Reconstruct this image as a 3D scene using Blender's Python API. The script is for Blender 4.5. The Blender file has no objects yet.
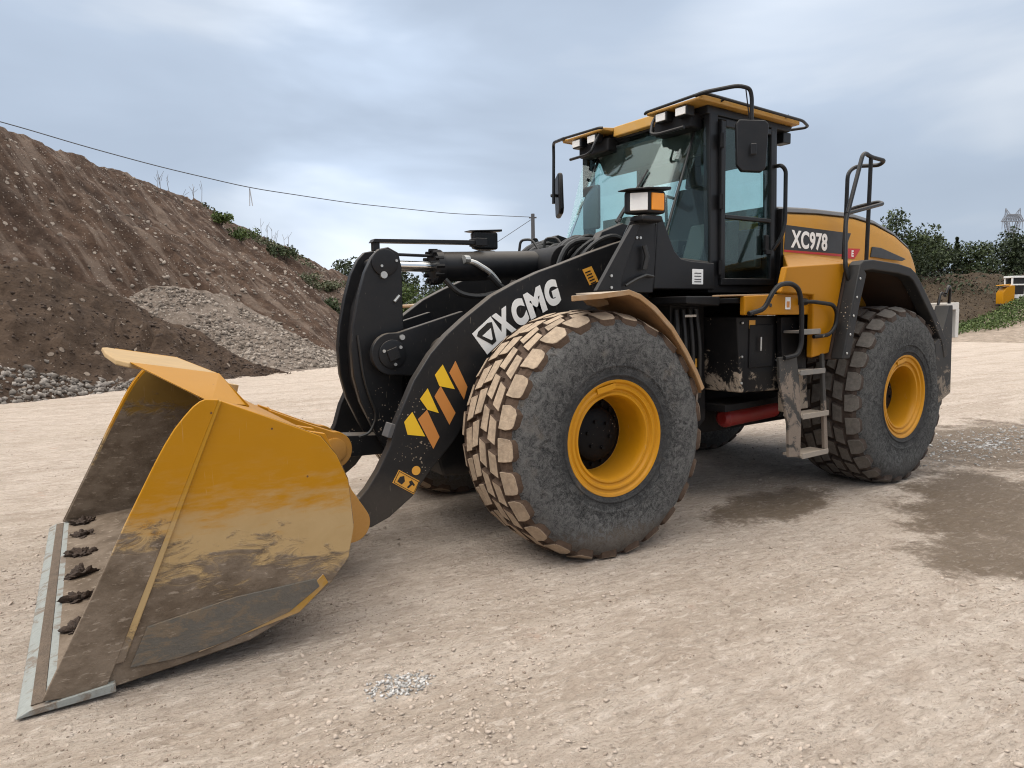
import bpy, bmesh, math, random
import numpy as np
from mathutils import Vector, Matrix
R_ = math.radians
S = bpy.context.scene
COL = S.collection
# ------------------------------------------------------------------ camera, world, sun, exposure
CAMP = Vector((3.042, 5.177, 1.683))
YAW, PITCH, ROLL = -2.109, 0.098, -0.017
fw = Vector((math.cos(YAW) * math.cos(PITCH), math.sin(YAW) * math.cos(PITCH), -math.sin(PITCH)))
rt0 = fw.cross(Vector((0, 0, 1))).normalized(); up0 = rt0.cross(fw)
rt = math.cos(ROLL) * rt0 + math.sin(ROLL) * up0
up = -math.sin(ROLL) * rt0 + math.cos(ROLL) * up0
cd = bpy.data.cameras.new('camera'); cam = bpy.data.objects.new('camera', cd); COL.objects.link(cam)
cam.matrix_world = Matrix(((rt.x, up.x, -fw.x, CAMP.x), (rt.y, up.y, -fw.y, CAMP.y), (rt.z, up.z, -fw.z, CAMP.z), (0, 0, 0, 1)))
cd.sensor_width = 36; cd.lens = 709.4 / 1024 * 36; cd.clip_start = .05; cd.clip_end = 2000
S.camera = cam
FW2 = Vector((math.cos(YAW), math.sin(YAW), 0)); RT2 = Vector((math.sin(YAW), -math.cos(YAW), 0))
SUN_EL, SUN_DIR = 52, (-RT2 * .9 - FW2 * .35).normalized()
SUN_AZ = math.atan2(SUN_DIR.x, SUN_DIR.y)
sd = bpy.data.lights.new('sun', 'SUN'); sun = bpy.data.objects.new('sun', sd); COL.objects.link(sun)
sd.energy = 1.5; sd.angle = R_(45); sd.color = (1, .96, .9)
sv = SUN_DIR * math.cos(R_(SUN_EL)) + Vector((0, 0, math.sin(R_(SUN_EL))))
sun.rotation_euler = (-sv).to_track_quat('-Z', 'Y').to_euler()
S.view_settings.view_transform = 'Standard'; S.view_settings.look = 'None'
S.cycles.filter_width = 1.1; S.view_settings.exposure = 0.33; S.view_settings.gamma = 1
W_ = bpy.data.worlds.new('World'); S.world = W_; W_.use_nodes = True
nt = W_.node_tree; nt.nodes.clear()
def nd(t, typ, **kw):
    n = t.nodes.new(typ)
    for k, v in kw.items():
        if k in ('op', 'operation'): n.operation = v
        elif hasattr(n, k): setattr(n, k, v)
    return n
sky = nd(nt, 'ShaderNodeTexSky', sky_type='NISHITA', sun_disc=False)
sky.sun_elevation = R_(SUN_EL); sky.sun_rotation = SUN_AZ; sky.air_density = 1.2; sky.dust_density = 2
bg = nd(nt, 'ShaderNodeBackground'); bg.inputs[1].default_value = .1
wo = nd(nt, 'ShaderNodeOutputWorld'); nt.links.new(bg.outputs[0], wo.inputs[0])
geo = nd(nt, 'ShaderNodeTexCoord')
mp = nd(nt, 'ShaderNodeMapping'); mp.inputs['Scale'].default_value = (1.0, 1.0, 3.2); mp.inputs['Location'].default_value = (.6, .35, .2)
nt.links.new(geo.outputs['Generated'], mp.inputs[0])
n1 = nd(nt, 'ShaderNodeTexNoise'); n1.inputs['Scale'].default_value = 1.7; n1.inputs['Detail'].default_value = 5; n1.inputs['Roughness'].default_value = .48
n1.inputs['Distortion'].default_value = .3
nt.links.new(mp.outputs[0], n1.inputs['Vector'])
cr = nd(nt, 'ShaderNodeValToRGB')
e = cr.color_ramp.elements
e[0].position = .36; e[0].color = (.405, .47, .565, 1)
e[1].position = .64; e[1].color = (.63, .675, .735, 1)
m_ = cr.color_ramp.elements.new(.5); m_.color = (.46, .53, .63, 1)
nt.links.new(n1.outputs[0], cr.inputs[0])
sc = nd(nt, 'ShaderNodeMix', data_type='RGBA', blend_type='MULTIPLY'); sc.inputs[0].default_value = 1
nt.links.new(cr.outputs[0], sc.inputs[6]); sc.inputs[7].default_value = (9.5, 9.7, 10.0, 1)
def sky_blob(d, r0, r1, amt, src):
    dv = nd(nt, 'ShaderNodeVectorMath', operation='DOT_PRODUCT'); nt.links.new(geo.outputs['Generated'], dv.inputs[0]); dv.inputs[1].default_value = d
    wob = nd(nt, 'ShaderNodeMath', operation='MULTIPLY_ADD'); nt.links.new(n1.outputs[0], wob.inputs[0]); wob.inputs[1].default_value = .10; nt.links.new(dv.outputs['Value'], wob.inputs[2])
    mr = nd(nt, 'ShaderNodeMapRange', interpolation_type='SMOOTHSTEP'); nt.links.new(wob.outputs[0], mr.inputs[0])
    mr.inputs[1].default_value = r0; mr.inputs[2].default_value = r1; mr.inputs[3].default_value = 1; mr.inputs[4].default_value = amt
    vs = nd(nt, 'ShaderNodeVectorMath', operation='SCALE'); nt.links.new(src, vs.inputs[0]); nt.links.new(mr.outputs[0], vs.inputs['Scale']); return vs.outputs[0]
cl_ = sky_blob((-.353, -.906, .235), 1.025, 1.065, 1.42, sc.outputs[2])
cl_ = sky_blob((-.80, -.45, .40), 1.0, 1.06, 1.15, cl_)
cl_ = sky_blob((-.90, -.40, .17), 1.0, 1.06, .84, cl_)
sx_ = nd(nt, 'ShaderNodeSeparateXYZ'); nt.links.new(geo.outputs['Generated'], sx_.inputs[0])
zr = nd(nt, 'ShaderNodeMapRange', interpolation_type='SMOOTHSTEP'); zr.inputs[1].default_value = .42; zr.inputs[2].default_value = .95; zr.inputs[3].default_value = 1; zr.inputs[4].default_value = 4.0
nt.links.new(sx_.outputs[2], zr.inputs[0])
zn = nd(nt, 'ShaderNodeMapRange', interpolation_type='SMOOTHSTEP'); zn.inputs[1].default_value = .42; zn.inputs[2].default_value = .8
nt.links.new(sx_.outputs[2], zn.inputs[0])
zt = nd(nt, 'ShaderNodeMix', data_type='RGBA'); zt.inputs[7].default_value = (6.3, 6.05, 5.7, 1); nt.links.new(zn.outputs[0], zt.inputs[0]); nt.links.new(cl_, zt.inputs[6])
sc2 = nd(nt, 'ShaderNodeVectorMath', operation='SCALE'); nt.links.new(zt.outputs[2], sc2.inputs[0]); nt.links.new(zr.outputs[0], sc2.inputs['Scale'])
mx = nd(nt, 'ShaderNodeMix', data_type='RGBA'); mx.inputs[0].default_value = .93
nt.links.new(sky.outputs[0], mx.inputs[6]); nt.links.new(sc2.outputs[0], mx.inputs[7])
nt.links.new(mx.outputs[2], bg.inputs[0])

# ------------------------------------------------------------------ helpers
rng = np.random.default_rng(7); random.seed(7)
def Wp(u, v, h=0): return Vector((CAMP.x, CAMP.y, 0)) + RT2 * u + FW2 * v + Vector((0, 0, h))
_lat = rng.random((256, 256))
def vnoise(x, y):
    x = np.asarray(x, float); y = np.asarray(y, float)
    xi = np.floor(x).astype(int); yi = np.floor(y).astype(int); fx = x - xi; fy = y - yi
    fx = fx * fx * (3 - 2 * fx); fy = fy * fy * (3 - 2 * fy)
    g = lambda a, b: _lat[a % 256, b % 256]
    return (g(xi, yi) * (1 - fx) + g(xi + 1, yi) * fx) * (1 - fy) + (g(xi, yi + 1) * (1 - fx) + g(xi + 1, yi + 1) * fx) * fy - .5
def fbm(x, y, o=4, r=.5):
    s = 0; a = 1
    for i in range(o):
        s = s + a * vnoise(x * 2 ** i + 17.3 * i, y * 2 ** i + 9.1 * i); a *= r
    return s
class MB:
    def __init__(s): s.bm = bmesh.new(); s.mi = 0
    def face(s, vs):
        try:
            f = s.bm.faces.new(vs); f.material_index = s.mi; return f
        except ValueError: return None
    def prism(s, pts, y0, y1, axis='y'):
        def P(p, t):
            return {'y': (p[0], t, p[1]), 'x': (t, p[0], p[1]), 'z': (p[0], p[1], t)}[axis]
        a = [s.bm.verts.new(P(p, y0)) for p in pts]; b = [s.bm.verts.new(P(p, y1)) for p in pts]
        s.face(a); s.face(b[::-1]); n = len(pts)
        for i in range(n): s.face([a[i], b[i], b[(i + 1) % n], a[(i + 1) % n]])
        return s
    def box(s, c, d, rot=None):
        vs = []
        M = rot or Matrix.Identity(3)
        for sx in (-1, 1):
            for sy in (-1, 1):
                for sz in (-1, 1):
                    vs.append(s.bm.verts.new(Vector(c) + M @ Vector((sx * d[0] / 2, sy * d[1] / 2, sz * d[2] / 2))))
        for f in ((0, 1, 3, 2), (4, 6, 7, 5), (0, 4, 5, 1), (2, 3, 7, 6), (0, 2, 6, 4), (1, 5, 7, 3)): s.face([vs[i] for i in f])
        return s
    def hull(s, a, b):  # loft two equal loops with caps
        A = [s.bm.verts.new(p) for p in a]; B = [s.bm.verts.new(p) for p in b]; n = len(a)
        s.face(A); s.face(B[::-1])
        for i in range(n): s.face([A[i], B[i], B[(i + 1) % n], A[(i + 1) % n]])
        return s
    def tube(s, pts, r, seg=10, smooth=0, caps=True):
        P = [Vector(p) for p in pts]
        if smooth:  # round the corners
            Q = [P[0]]
            for i in range(1, len(P) - 1):
                d0 = (P[i - 1] - P[i]); d1 = (P[i + 1] - P[i])
                k = min(smooth, d0.length * .48, d1.length * .48)
                a = P[i] + d0.normalized() * k; b = P[i] + d1.normalized() * k
                for t in (0, .25, .5, .75, 1): Q.append(a * (1 - t) ** 2 + P[i] * 2 * t * (1 - t) + b * t * t)
            Q.append(P[-1]); P = Q
        rr = r if isinstance(r, (list, tuple)) else [r] * len(P)
        prev = None; rings = []
        for i, p in enumerate(P):
            t = (P[min(i + 1, len(P) - 1)] - P[max(i - 1, 0)]).normalized()
            if prev is None:
                n = t.cross(Vector((0, 0, 1)));
                if n.length < .01: n = t.cross(Vector((0, 1, 0)))
            else: n = prev - t * prev.dot(t)
            n.normalize(); prev = n; b = t.cross(n)
            rings.append([s.bm.verts.new(p + (n * math.cos(2 * math.pi * k / seg) + b * math.sin(2 * math.pi * k / seg)) * rr[min(i, len(rr) - 1)]) for k in range(seg)])
        for a, b in zip(rings, rings[1:]):
            for k in range(seg): s.face([a[k], a[(k + 1) % seg], b[(k + 1) % seg], b[k]])
        if caps: s.face(rings[0][::-1]); s.face(rings[-1])
        return s
    def lathe(s, prof, c, seg=64, closed=False, mats=None, caps=True):   # prof: (r, y) about a y axis through c=(x,z)
        rings = []
        for r, y in prof:
            rings.append([s.bm.verts.new((c[0] + r * math.cos(2 * math.pi * k / seg), y, c[1] + r * math.sin(2 * math.pi * k / seg))) for k in range(seg)])
        L = list(zip(rings, rings[1:])) + ([(rings[-1], rings[0])] if closed else [])
        for j, (a, b) in enumerate(L):
            if mats: s.mi = mats[j]
            for k in range(seg): s.face([a[k], a[(k + 1) % seg], b[(k + 1) % seg], b[k]])
        if not closed and caps:
            s.face(rings[0][::-1]); s.face(rings[-1])
        return s
    def xf(s, M):
        bmesh.ops.transform(s.bm, matrix=M, verts=s.bm.verts); return s
    def build(s, name, mat, parent=None, bevel=0.0, rear=False, angle=35, recalc=True, seg=2):
        if recalc: bmesh.ops.recalc_face_normals(s.bm, faces=s.bm.faces)
        me = bpy.data.meshes.new(name); s.bm.to_mesh(me); s.bm.free()
        return link(name, me, mat, parent, bevel, rear, angle, seg)
def link(name, me, mat, parent=None, bevel=0.0, rear=False, angle=35, seg=2):
    for m in (mat if isinstance(mat, (list, tuple)) else [mat]): me.materials.append(m)
    me.shade_smooth(); me.set_sharp_from_angle(angle=R_(angle))
    o = bpy.data.objects.new(name, me); COL.objects.link(o)
    if parent: o.parent = parent
    if rear: o.location = REAR_LOC; o.rotation_euler = (0, 0, ART)
    if bevel:
        b = o.modifiers.new('bevel', 'BEVEL'); b.width = bevel; b.segments = seg; b.limit_method = 'ANGLE'; b.angle_limit = R_(40); b.harden_normals = True
    return o
ART = .081; LB = 3.557
_o = Vector((-LB / 2, 0, 0)); REAR_LOC = _o - Matrix.Rotation(ART, 3, 'Z') @ _o
def tag(o, label=None, cat=None, group=None, kind=None):
    if label: o['label'] = label
    if cat: o['category'] = cat
    if group: o['group'] = group
    if kind: o['kind'] = kind
    return o
def empty(name, loc=(0, 0, 0)):
    o = bpy.data.objects.new(name, None); COL.objects.link(o); o.location = loc; o.empty_display_size = .2; return o
def npmesh(name, V, F, mat, parent=None, smooth=False, angle=None):
    me = bpy.data.meshes.new(name); V = np.asarray(V, np.float32); F = np.asarray(F, np.int32)
    me.vertices.add(len(V)); me.vertices.foreach_set('co', V.ravel())
    k = F.shape[1]; me.loops.add(F.size); me.loops.foreach_set('vertex_index', F.ravel())
    me.polygons.add(len(F)); me.polygons.foreach_set('loop_start', np.arange(len(F), dtype=np.int32) * k)
    me.update(calc_edges=True); me.validate()
    if smooth: me.shade_smooth()
    me.materials.append(mat)
    o = bpy.data.objects.new(name, me); COL.objects.link(o)
    if parent: o.parent = parent
    return o
# ------------------------------------------------------------------ materials
class NT:
    def __init__(s, name):
        s.m = bpy.data.materials.new(name); s.m.use_nodes = True; s.t = s.m.node_tree
        s.b = s.t.nodes['Principled BSDF']; s.out = s.t.nodes['Material Output']
        g = s.t.nodes.new('ShaderNodeNewGeometry'); s.pos = g.outputs['Position']; s.nrm = g.outputs['Normal']; s.g = g
        s.obj = s.t.nodes.new('ShaderNodeTexCoord').outputs['Object']
    def L(s, a, b): s.t.links.new(a, b)
    def sock(s, v, i):
        if isinstance(v, (int, float)): i.default_value = v
        elif isinstance(v, tuple): i.default_value = (v + (1,)) if len(v) == 3 and i.type == 'RGBA' else v
        else: s.L(v, i)
    def math(s, op, a, b=0.0, c=0.0, clamp=False):
        n = s.t.nodes.new('ShaderNodeMath'); n.operation = op; n.use_clamp = clamp
        s.sock(a, n.inputs[0]); s.sock(b, n.inputs[1]); s.sock(c, n.inputs[2]); return n.outputs[0]
    def noise(s, scale, detail=4, rough=.5, vec=None, dist=0, col=False):
        n = s.t.nodes.new('ShaderNodeTexNoise'); n.inputs['Scale'].default_value = scale; n.inputs['Detail'].default_value = detail
        n.inputs['Roughness'].default_value = rough; n.inputs['Distortion'].default_value = dist
        s.L(vec if vec is not None else s.obj, n.inputs['Vector']); return n.outputs[1 if col else 0]
    def voro(s, scale, vec=None, feature='F1', out='Distance', rnd=1):
        n = s.t.nodes.new('ShaderNodeTexVoronoi'); n.feature = feature; n.inputs['Scale'].default_value = scale; n.inputs['Randomness'].default_value = rnd
        s.L(vec if vec is not None else s.obj, n.inputs['Vector']); return n.outputs[out]
    def scale(s, v, xyz, rot=(0, 0, 0), loc=(0, 0, 0)):
        n = s.t.nodes.new('ShaderNodeMapping'); n.inputs['Scale'].default_value = xyz; n.inputs['Rotation'].default_value = rot; n.inputs['Location'].default_value = loc
        s.L(v, n.inputs[0]); return n.outputs[0]
    def ramp(s, f, lo, hi, a=0.0, b=1.0):
        n = s.t.nodes.new('ShaderNodeMapRange'); n.interpolation_type = 'SMOOTHSTEP'
        s.sock(f, n.inputs[0]); s.sock(lo, n.inputs[1]); s.sock(hi, n.inputs[2]); s.sock(a, n.inputs[3]); s.sock(b, n.inputs[4]); return n.outputs[0]
    def mix(s, f, a, b, mode='MIX'):
        n = s.t.nodes.new('ShaderNodeMix'); n.data_type = 'RGBA'; n.blend_type = mode
        s.sock(f, n.inputs[0]); s.sock(a, n.inputs[6]); s.sock(b, n.inputs[7]); return n.outputs[2]
    def z(s, v=None):
        n = s.t.nodes.new('ShaderNodeSeparateXYZ'); s.L(v if v is not None else s.pos, n.inputs[0]); return n.outputs
    def bump(s, h, dist=.01, strength=1.0, nrm=None):
        n = s.t.nodes.new('ShaderNodeBump'); n.inputs['Distance'].default_value = dist; n.inputs['Strength'].default_value = strength
        s.L(h, n.inputs['Height'])
        if nrm is not None: s.L(nrm, n.inputs['Normal'])
        s.L(n.outputs[0], s.b.inputs['Normal']); return n.outputs[0]
    def fin(s, col=None, rough=None, metal=None, spec=None):
        if col is not None: s.sock(col, s.b.inputs['Base Color'])
        if rough is not None: s.sock(rough, s.b.inputs['Roughness'])
        if metal is not None: s.sock(metal, s.b.inputs['Metallic'])
        if spec is not None: s.sock(spec, s.b.inputs['Specular IOR Level'])
        return s.m
YEL = (.43, .188, .004); DUST = (.40, .325, .25); BLK = (.011, .0115, .013)
def paint(name, base, rough=.38, dust=DUST, zlo=.2, zhi=1.2, amt=.75, film=.12, speck=0.0, speck_z=2.2, scratch=0.0, spec=.5, top=None, patch=False):
    n = NT(name)
    z = n.z()[2]
    big = n.noise(2.2, 5, .6, n.pos); mid = n.noise(9, 6, .65, n.pos); fine = n.noise(70, 3, .6, n.pos)
    hgt = n.ramp(z, zhi, zlo)
    low = n.math('MULTIPLY', n.ramp(n.math('ADD', n.math('ADD', n.math('MULTIPLY', hgt, 1.15), n.math('MULTIPLY', big, .5)), n.math('MULTIPLY', mid, .35)), .72, 1.25), amt)
    if patch:
        m5 = n.noise(5.5, 6, .75, n.pos, .8)
        low = n.math('MULTIPLY', n.ramp(n.math('ADD', hgt, n.math('ADD', n.math('MULTIPLY_ADD', big, 1.3, -.65), n.math('MULTIPLY_ADD', m5, 2.6, -1.3))), .52, .74), amt)
    fl = n.math('MULTIPLY', n.ramp(mid, .35, .75), film)
    up_ = n.math('MULTIPLY', n.ramp(n.z(n.nrm)[2], .3, .95), film * 2.2 if top is None else top)  # dust on up-facing faces; on black paint also painted-in skylight
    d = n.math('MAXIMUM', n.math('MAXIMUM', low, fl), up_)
    if speck:
        v = n.voro(42, n.pos); rn = n.noise(3.1, 3, .6, n.pos)
        hz = n.ramp(z, speck_z, speck_z - .9)
        sp = n.math('MULTIPLY', n.math('LESS_THAN', v, n.math('MULTIPLY', n.math('MULTIPLY', n.ramp(rn, .45, .72), hz), .30)), speck)
        d = n.math('MAXIMUM', d, sp)
    c = n.mix(n.math('MULTIPLY', n.math('SUBTRACT', big, .5), .5, clamp=True), base, tuple(min(1, x * .7) for x in base))
    if scratch:
        sv_ = n.scale(n.pos, (26, 26, 3), (0, .5, 0)); w = n.noise(3, 3, .6, sv_)
        c = n.mix(n.math('MULTIPLY', n.ramp(w, .68, .74), scratch), c, (.42, .36, .28))
    c = n.mix(d, c, n.mix(fine, tuple(x * .75 for x in dust), tuple(min(1, x * 1.15) for x in dust)))
    r = n.math('ADD', n.math('MULTIPLY', d, .5), n.math('MULTIPLY_ADD', mid, .18, rough - .09), clamp=True)
    n.bump(n.math('ADD', n.math('MULTIPLY', fine, d), n.math('MULTIPLY', big, .12)), .004, .5)
    return n.fin(c, r, None, spec)
M = {}
M['yellow'] = paint('yellow_paint', YEL, .36, zlo=.3, zhi=1.3, amt=.25, film=.05, spec=.18)
M['yellow_side'] = paint('yellow_panel_paint', (.37, .155, .003), .42, zlo=.9, zhi=1.6, amt=.15, film=.025, speck=.6, speck_z=2.0, spec=.16, top=.16)
M['roof_yellow'] = paint('roof_yellow_paint', (.46, .25, .045), .45, zlo=-2, zhi=-1, amt=0, film=.22)
M['black'] = paint('black_paint', BLK, .42, zlo=.1, zhi=1.0, amt=.10, film=.012, speck=.75, speck_z=1.6, scratch=.3, spec=.3, top=.22)  # top: settled dust plus sky-lit upper edges put into the colour
M['black_clean'] = paint('black_clean', (.009, .0095, .011), .42, zlo=-2, zhi=-1, amt=0, film=.012, spec=.3, top=.14)
M['black_deep'] = paint('black_chassis', (.005, .005, .006), .55, zlo=.1, zhi=.9, amt=.18, film=.015, spec=.25)
M['black_dirty'] = paint('black_dirty', (.008, .008, .009), .5, zlo=.55, zhi=1.75, amt=.85, film=.012, speck=1.0, speck_z=2.1, spec=.25, patch=True)
M['flap'] = paint('splashed_flap', (.022, .023, .024), .6, zlo=.3, zhi=1.9, amt=.5, film=.05, speck=1.0, speck_z=2.6, spec=.25, patch=True)
M['dusty'] = paint('dusty_steel', (.025, .024, .022), .6, dust=(.24, .19, .15), zlo=.25, zhi=1.9, amt=.8, film=.05, speck=1.0, patch=True)
M['fender'] = paint('dusty_fender', (.30, .17, .07), .6, zlo=-2, zhi=-1, amt=0, film=.45)
M['arch_inner'] = paint('mud_caked_arch', (.045, .028, .02), .8, dust=(.12, .075, .05), zlo=.5, zhi=2.0, amt=.8, film=.3)
M['stepm'] = paint('dusty_step', (.16, .155, .145), .6, zlo=.2, zhi=1.9, amt=.5, film=.4)
M['red'] = paint('red_paint', (.22, .008, .007), .45, zlo=.2, zhi=.8, amt=.2, film=.06)
M['rubber_black'] = paint('black_rubber', (.013, .0135, .0145), .6, zlo=.6, zhi=1.7, amt=.18, film=.03, speck=1.0, speck_z=2.4, spec=.3)
M['grey'] = paint('grey_hood_paint', (.06, .064, .07), .5, zlo=-2, zhi=-1, amt=0, film=.12)
M['bonnet'] = paint('bonnet_yellow_paint', (.46, .22, .02), .42, zlo=-2, zhi=-1, amt=0, film=.10, top=.3, spec=.2)
M['palegrey'] = paint('pale_grey_paint', (.62, .60, .56), .5, zlo=.6, zhi=1.5, amt=.5, film=.15)
def simple(name, col, rough=.5, metal=0.0, nscale=12, var=.25, bump=0.0):
    n = NT(name); f = n.noise(nscale, 4, .6)
    c = n.mix(f, tuple(x * (1 - var) for x in col), tuple(min(1, x * (1 + var)) for x in col))
    if bump: n.bump(n.noise(nscale * 4, 4, .6), bump, .8)
    return n.fin(c, n.math('MULTIPLY_ADD', f, .2, rough - .1, clamp=True), metal)
M['white'] = simple('white_decal', (.80, .80, .78), .5, var=.05)
M['dec_yellow'] = simple('yellow_decal', (.80, .50, .02), .5, var=.06)
M['dec_orange'] = simple('orange_decal', (.55, .22, .05), .5, var=.06)
M['label_orange'] = simple('orange_label', (.72, .36, .05), .5, var=.12)
M['dec_black'] = simple('black_decal', (.012, .012, .012), .45, var=.1)
M['dec_red'] = simple('red_decal', (.45, .012, .012), .5, var=.1)
M['chrome'] = simple('chrome_rod', (.72, .72, .70), .18, 1.0, var=.08)
M['steel'] = simple('bolt_steel', (.5, .5, .48), .38, .8)
def worn():
    n = NT('worn_edge_steel'); f = n.noise(9, 6, .7, n.pos, .5); g = n.noise(40, 4, .7, n.pos)
    c = n.mix(g, (.18, .19, .175), (.32, .335, .315)); c = n.mix(n.ramp(f, .50, .62), c, (.16, .125, .095)); n.bump(f, .004, .8); return n.fin(c, .6)
M['wornsteel'] = worn()
M['rubber'] = simple('hose_rubber', (.012, .012, .012), .5)
M['yel_worn'] = paint('worn_yellow_bead', (.34, .18, .02), .6, zlo=-.1, zhi=.45, amt=.8, film=.4, spec=.2)
M['seat'] = simple('seat_fabric', (.018, .02, .022), .8, bump=.002)
M['interior'] = simple('cab_interior', (.035, .04, .042), .7)
M['lamp_white'] = simple('lamp_glass', (.75, .74, .72), .12, var=.1)
M['lamp_amber'] = simple('amber_glass', (.75, .27, .02), .15, var=.1)
def glass():
    n = NT('tinted_cab_glass'); t = n.t
    tr = t.nodes.new('ShaderNodeBsdfTransparent'); tr.inputs[0].default_value = (.85, .945, .925, 1)
    gl = t.nodes.new('ShaderNodeBsdfGlossy'); gl.inputs['Roughness'].default_value = .03; gl.inputs[0].default_value = (.8, .9, .9, 1)
    dp = t.nodes.new('ShaderNodeVectorMath'); dp.operation = 'DOT_PRODUCT'; n.L(n.nrm, dp.inputs[0]); n.L(n.g.outputs['Incoming'], dp.inputs[1])
    fr_ = n.math('MULTIPLY_ADD', n.math('POWER', n.math('SUBTRACT', 1.0, n.math('ABSOLUTE', dp.outputs['Value'])), 5.0), .92, .035)
    di = t.nodes.new('ShaderNodeBsdfDiffuse'); di.inputs[0].default_value = (.16, .19, .18, 1)
    mm = t.nodes.new('ShaderNodeMixShader'); m2 = t.nodes.new('ShaderNodeMixShader')
    film = n.math('MULTIPLY', n.ramp(n.noise(3, 5, .6, n.pos), .3, .8), .05)
    n.L(film, m2.inputs[0]); n.L(tr.outputs[0], m2.inputs[1]); n.L(di.outputs[0], m2.inputs[2])
    n.L(fr_, mm.inputs[0]); n.L(m2.outputs[0], mm.inputs[1]); n.L(gl.outputs[0], mm.inputs[2]); n.L(mm.outputs[0], n.out.inputs[0])
    return n.m
M['glass'] = glass()
def mirror_mat():
    n = NT('mirror_glass'); return n.fin((.7, .75, .78), .05, 1.0)
M['mirror'] = mirror_mat()
def bucket_mat(name, floor_bias=0.0, base=(.435, .195, .003)):
    n = NT(name); z = n.z()[2]; x = n.z()[0]
    big = n.noise(1.6, 5, .6, n.pos); mid = n.noise(6, 6, .7, n.pos, .6); fine = n.noise(60, 4, .65, n.pos)
    st = n.noise(3, 5, .65, n.scale(n.pos, (2.2, 2, 9), (0, .25, 0)))
    # dried mud up to a tide line, gritty dust above it
    sme = n.noise(4, 6, .72, n.scale(n.pos, (1.3, 1, 3.4), (0, .2, 0)), .8)
    line = n.math('ADD', n.math('ADD', n.math('MULTIPLY', sme, .75), n.math('MULTIPLY', big, .30)), n.math('MULTIPLY', n.math('SUBTRACT', x, 2.4), .16))
    mud = n.ramp(n.math('SUBTRACT', z, line), .05 + floor_bias, -.10 + floor_bias)
    film = n.math('MULTIPLY', n.ramp(n.math('ADD', n.math('MULTIPLY', st, .8), n.ramp(z, .95, .45, 0, .5)), .36, .70), n.ramp(z, 1.08, .62, .06, .92))
    c = n.mix(big, tuple(v * .8 for v in base), base)
    c = n.mix(film, c, n.mix(mid, (.34, .235, .11), (.46, .335, .18)))
    sc_ = n.noise(2, 3, .6, n.scale(n.pos, (38, 20, 2.2), (0, 1.15, 0)), .3)
    c = n.mix(n.math('MULTIPLY', n.ramp(sc_, .66, .71), .12), c, (.55, .45, .32))
    c = n.mix(n.math('MULTIPLY', n.ramp(n.voro(14, n.pos), .10, .06), n.ramp(mid, .52, .6)), c, (.10, .05, .03))
    mudc = n.mix(n.ramp(n.noise(4.5, 6, .7, n.scale(n.pos, (1, 1, 1.6))), .32, .68), (.105, .076, .052), (.20, .155, .115))
    mudc = n.mix(n.math('MULTIPLY', n.ramp(n.noise(9, 5, .7, n.scale(n.pos, (1.5, 2, 5))), .57, .66), .55), mudc, (.36, .295, .23))
    c = n.mix(mud, c, mudc)
    n.bump(n.math('ADD', n.math('MULTIPLY', mud, n.math('MULTIPLY_ADD', fine, .6, n.math('MULTIPLY', mid, 1.2))), n.math('MULTIPLY', big, .3)), .008, .7)
    return n.fin(c, n.math('MULTIPLY_ADD', n.math('MAXIMUM', mud, film), .34, .40), None, .2)
M['bucket'] = bucket_mat('bucket_outer_paint')
M['cutter'] = bucket_mat('side_cutter_paint', .10)
M['bead'] = bucket_mat('weld_bead_paint', -.30, (.44, .22, .015))
def wearm():
    n = NT('worn_grey_plate'); f = n.noise(5, 6, .72, n.scale(n.pos, (1, 1, 2.5), (0, .3, 0)), .5); g = n.noise(40, 4, .7, n.pos)
    c = n.mix(g, (.088, .078, .066), (.135, .120, .100)); c = n.mix(n.ramp(f, .46, .56), c, (.155, .118, .082)); c = n.mix(n.ramp(f, .60, .66), c, (.24, .19, .14)); n.bump(n.math('ADD', f, g), .006, .7); return n.fin(c, .75, None, .25)
M['wearp'] = wearm()
M['bucket_in'] = bucket_mat('bucket_inner_worn', .42, (.22, .13, .03))
M['guard_top'] = simple('dusty_guard', (.36, .24, .11), .75, var=.25, nscale=6)
def tyre_mats(pref, block, groove, side_hi):
    n = NT(pref + '_tread_block'); f = n.noise(30, 5, .7); g = n.noise(7, 4, .6)
    c = n.mix(n.ramp(f, .3, .7), tuple(x * .78 for x in block), tuple(x * 1.12 for x in block)); c = n.mix(n.ramp(g, .45, .75), c, tuple(x * .6 for x in block))
    n.bump(f, .01, .8); a = n.fin(c, .92)
    n = NT(pref + '_groove_mud'); f = n.noise(25, 5, .7); n.bump(f, .02, .9)
    b = n.fin(n.mix(f, tuple(x * .5 for x in groove), tuple(x * 1.3 for x in groove)), .95)
    n = NT(pref + '_sidewall')
    f = n.noise(14, 6, .8, None, 1.4); g = n.noise(60, 5, .78, None, 1.8); h = n.noise(3.5, 4, .6)
    k = n.math('ADD', n.math('MULTIPLY', f, .60), n.math('MULTIPLY', g, .50))
    yy = n.z(n.obj); rr_ = n.math('SQRT', n.math('ADD', n.math('MULTIPLY', yy[0], yy[0]), n.math('MULTIPLY', yy[2], yy[2])))
    k = n.math('ADD', k, n.math('MULTIPLY', n.ramp(rr_, .50, .72), .045))
    c = n.mix(n.ramp(k, .44, .70), (.015, .0155, .017), side_hi)
    c = n.mix(n.math('MULTIPLY', n.ramp(rr_, .53, .42), .75), c, (.042, .043, .045))
    c = n.mix(n.math('MULTIPLY', n.ramp(n.math('SUBTRACT', n.math('MULTIPLY', yy[2], -1.0), n.math('MULTIPLY', f, .5)), .32, .45), .55), c, tuple(x * .55 for x in block))
    c = n.mix(n.math('MULTIPLY', n.ramp(h, .55, .75), .5), c, tuple(x * .9 for x in block))
    n.bump(k, .075, 1.0); s_ = n.fin(c, .9)
    return [s_, b, a]
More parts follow.
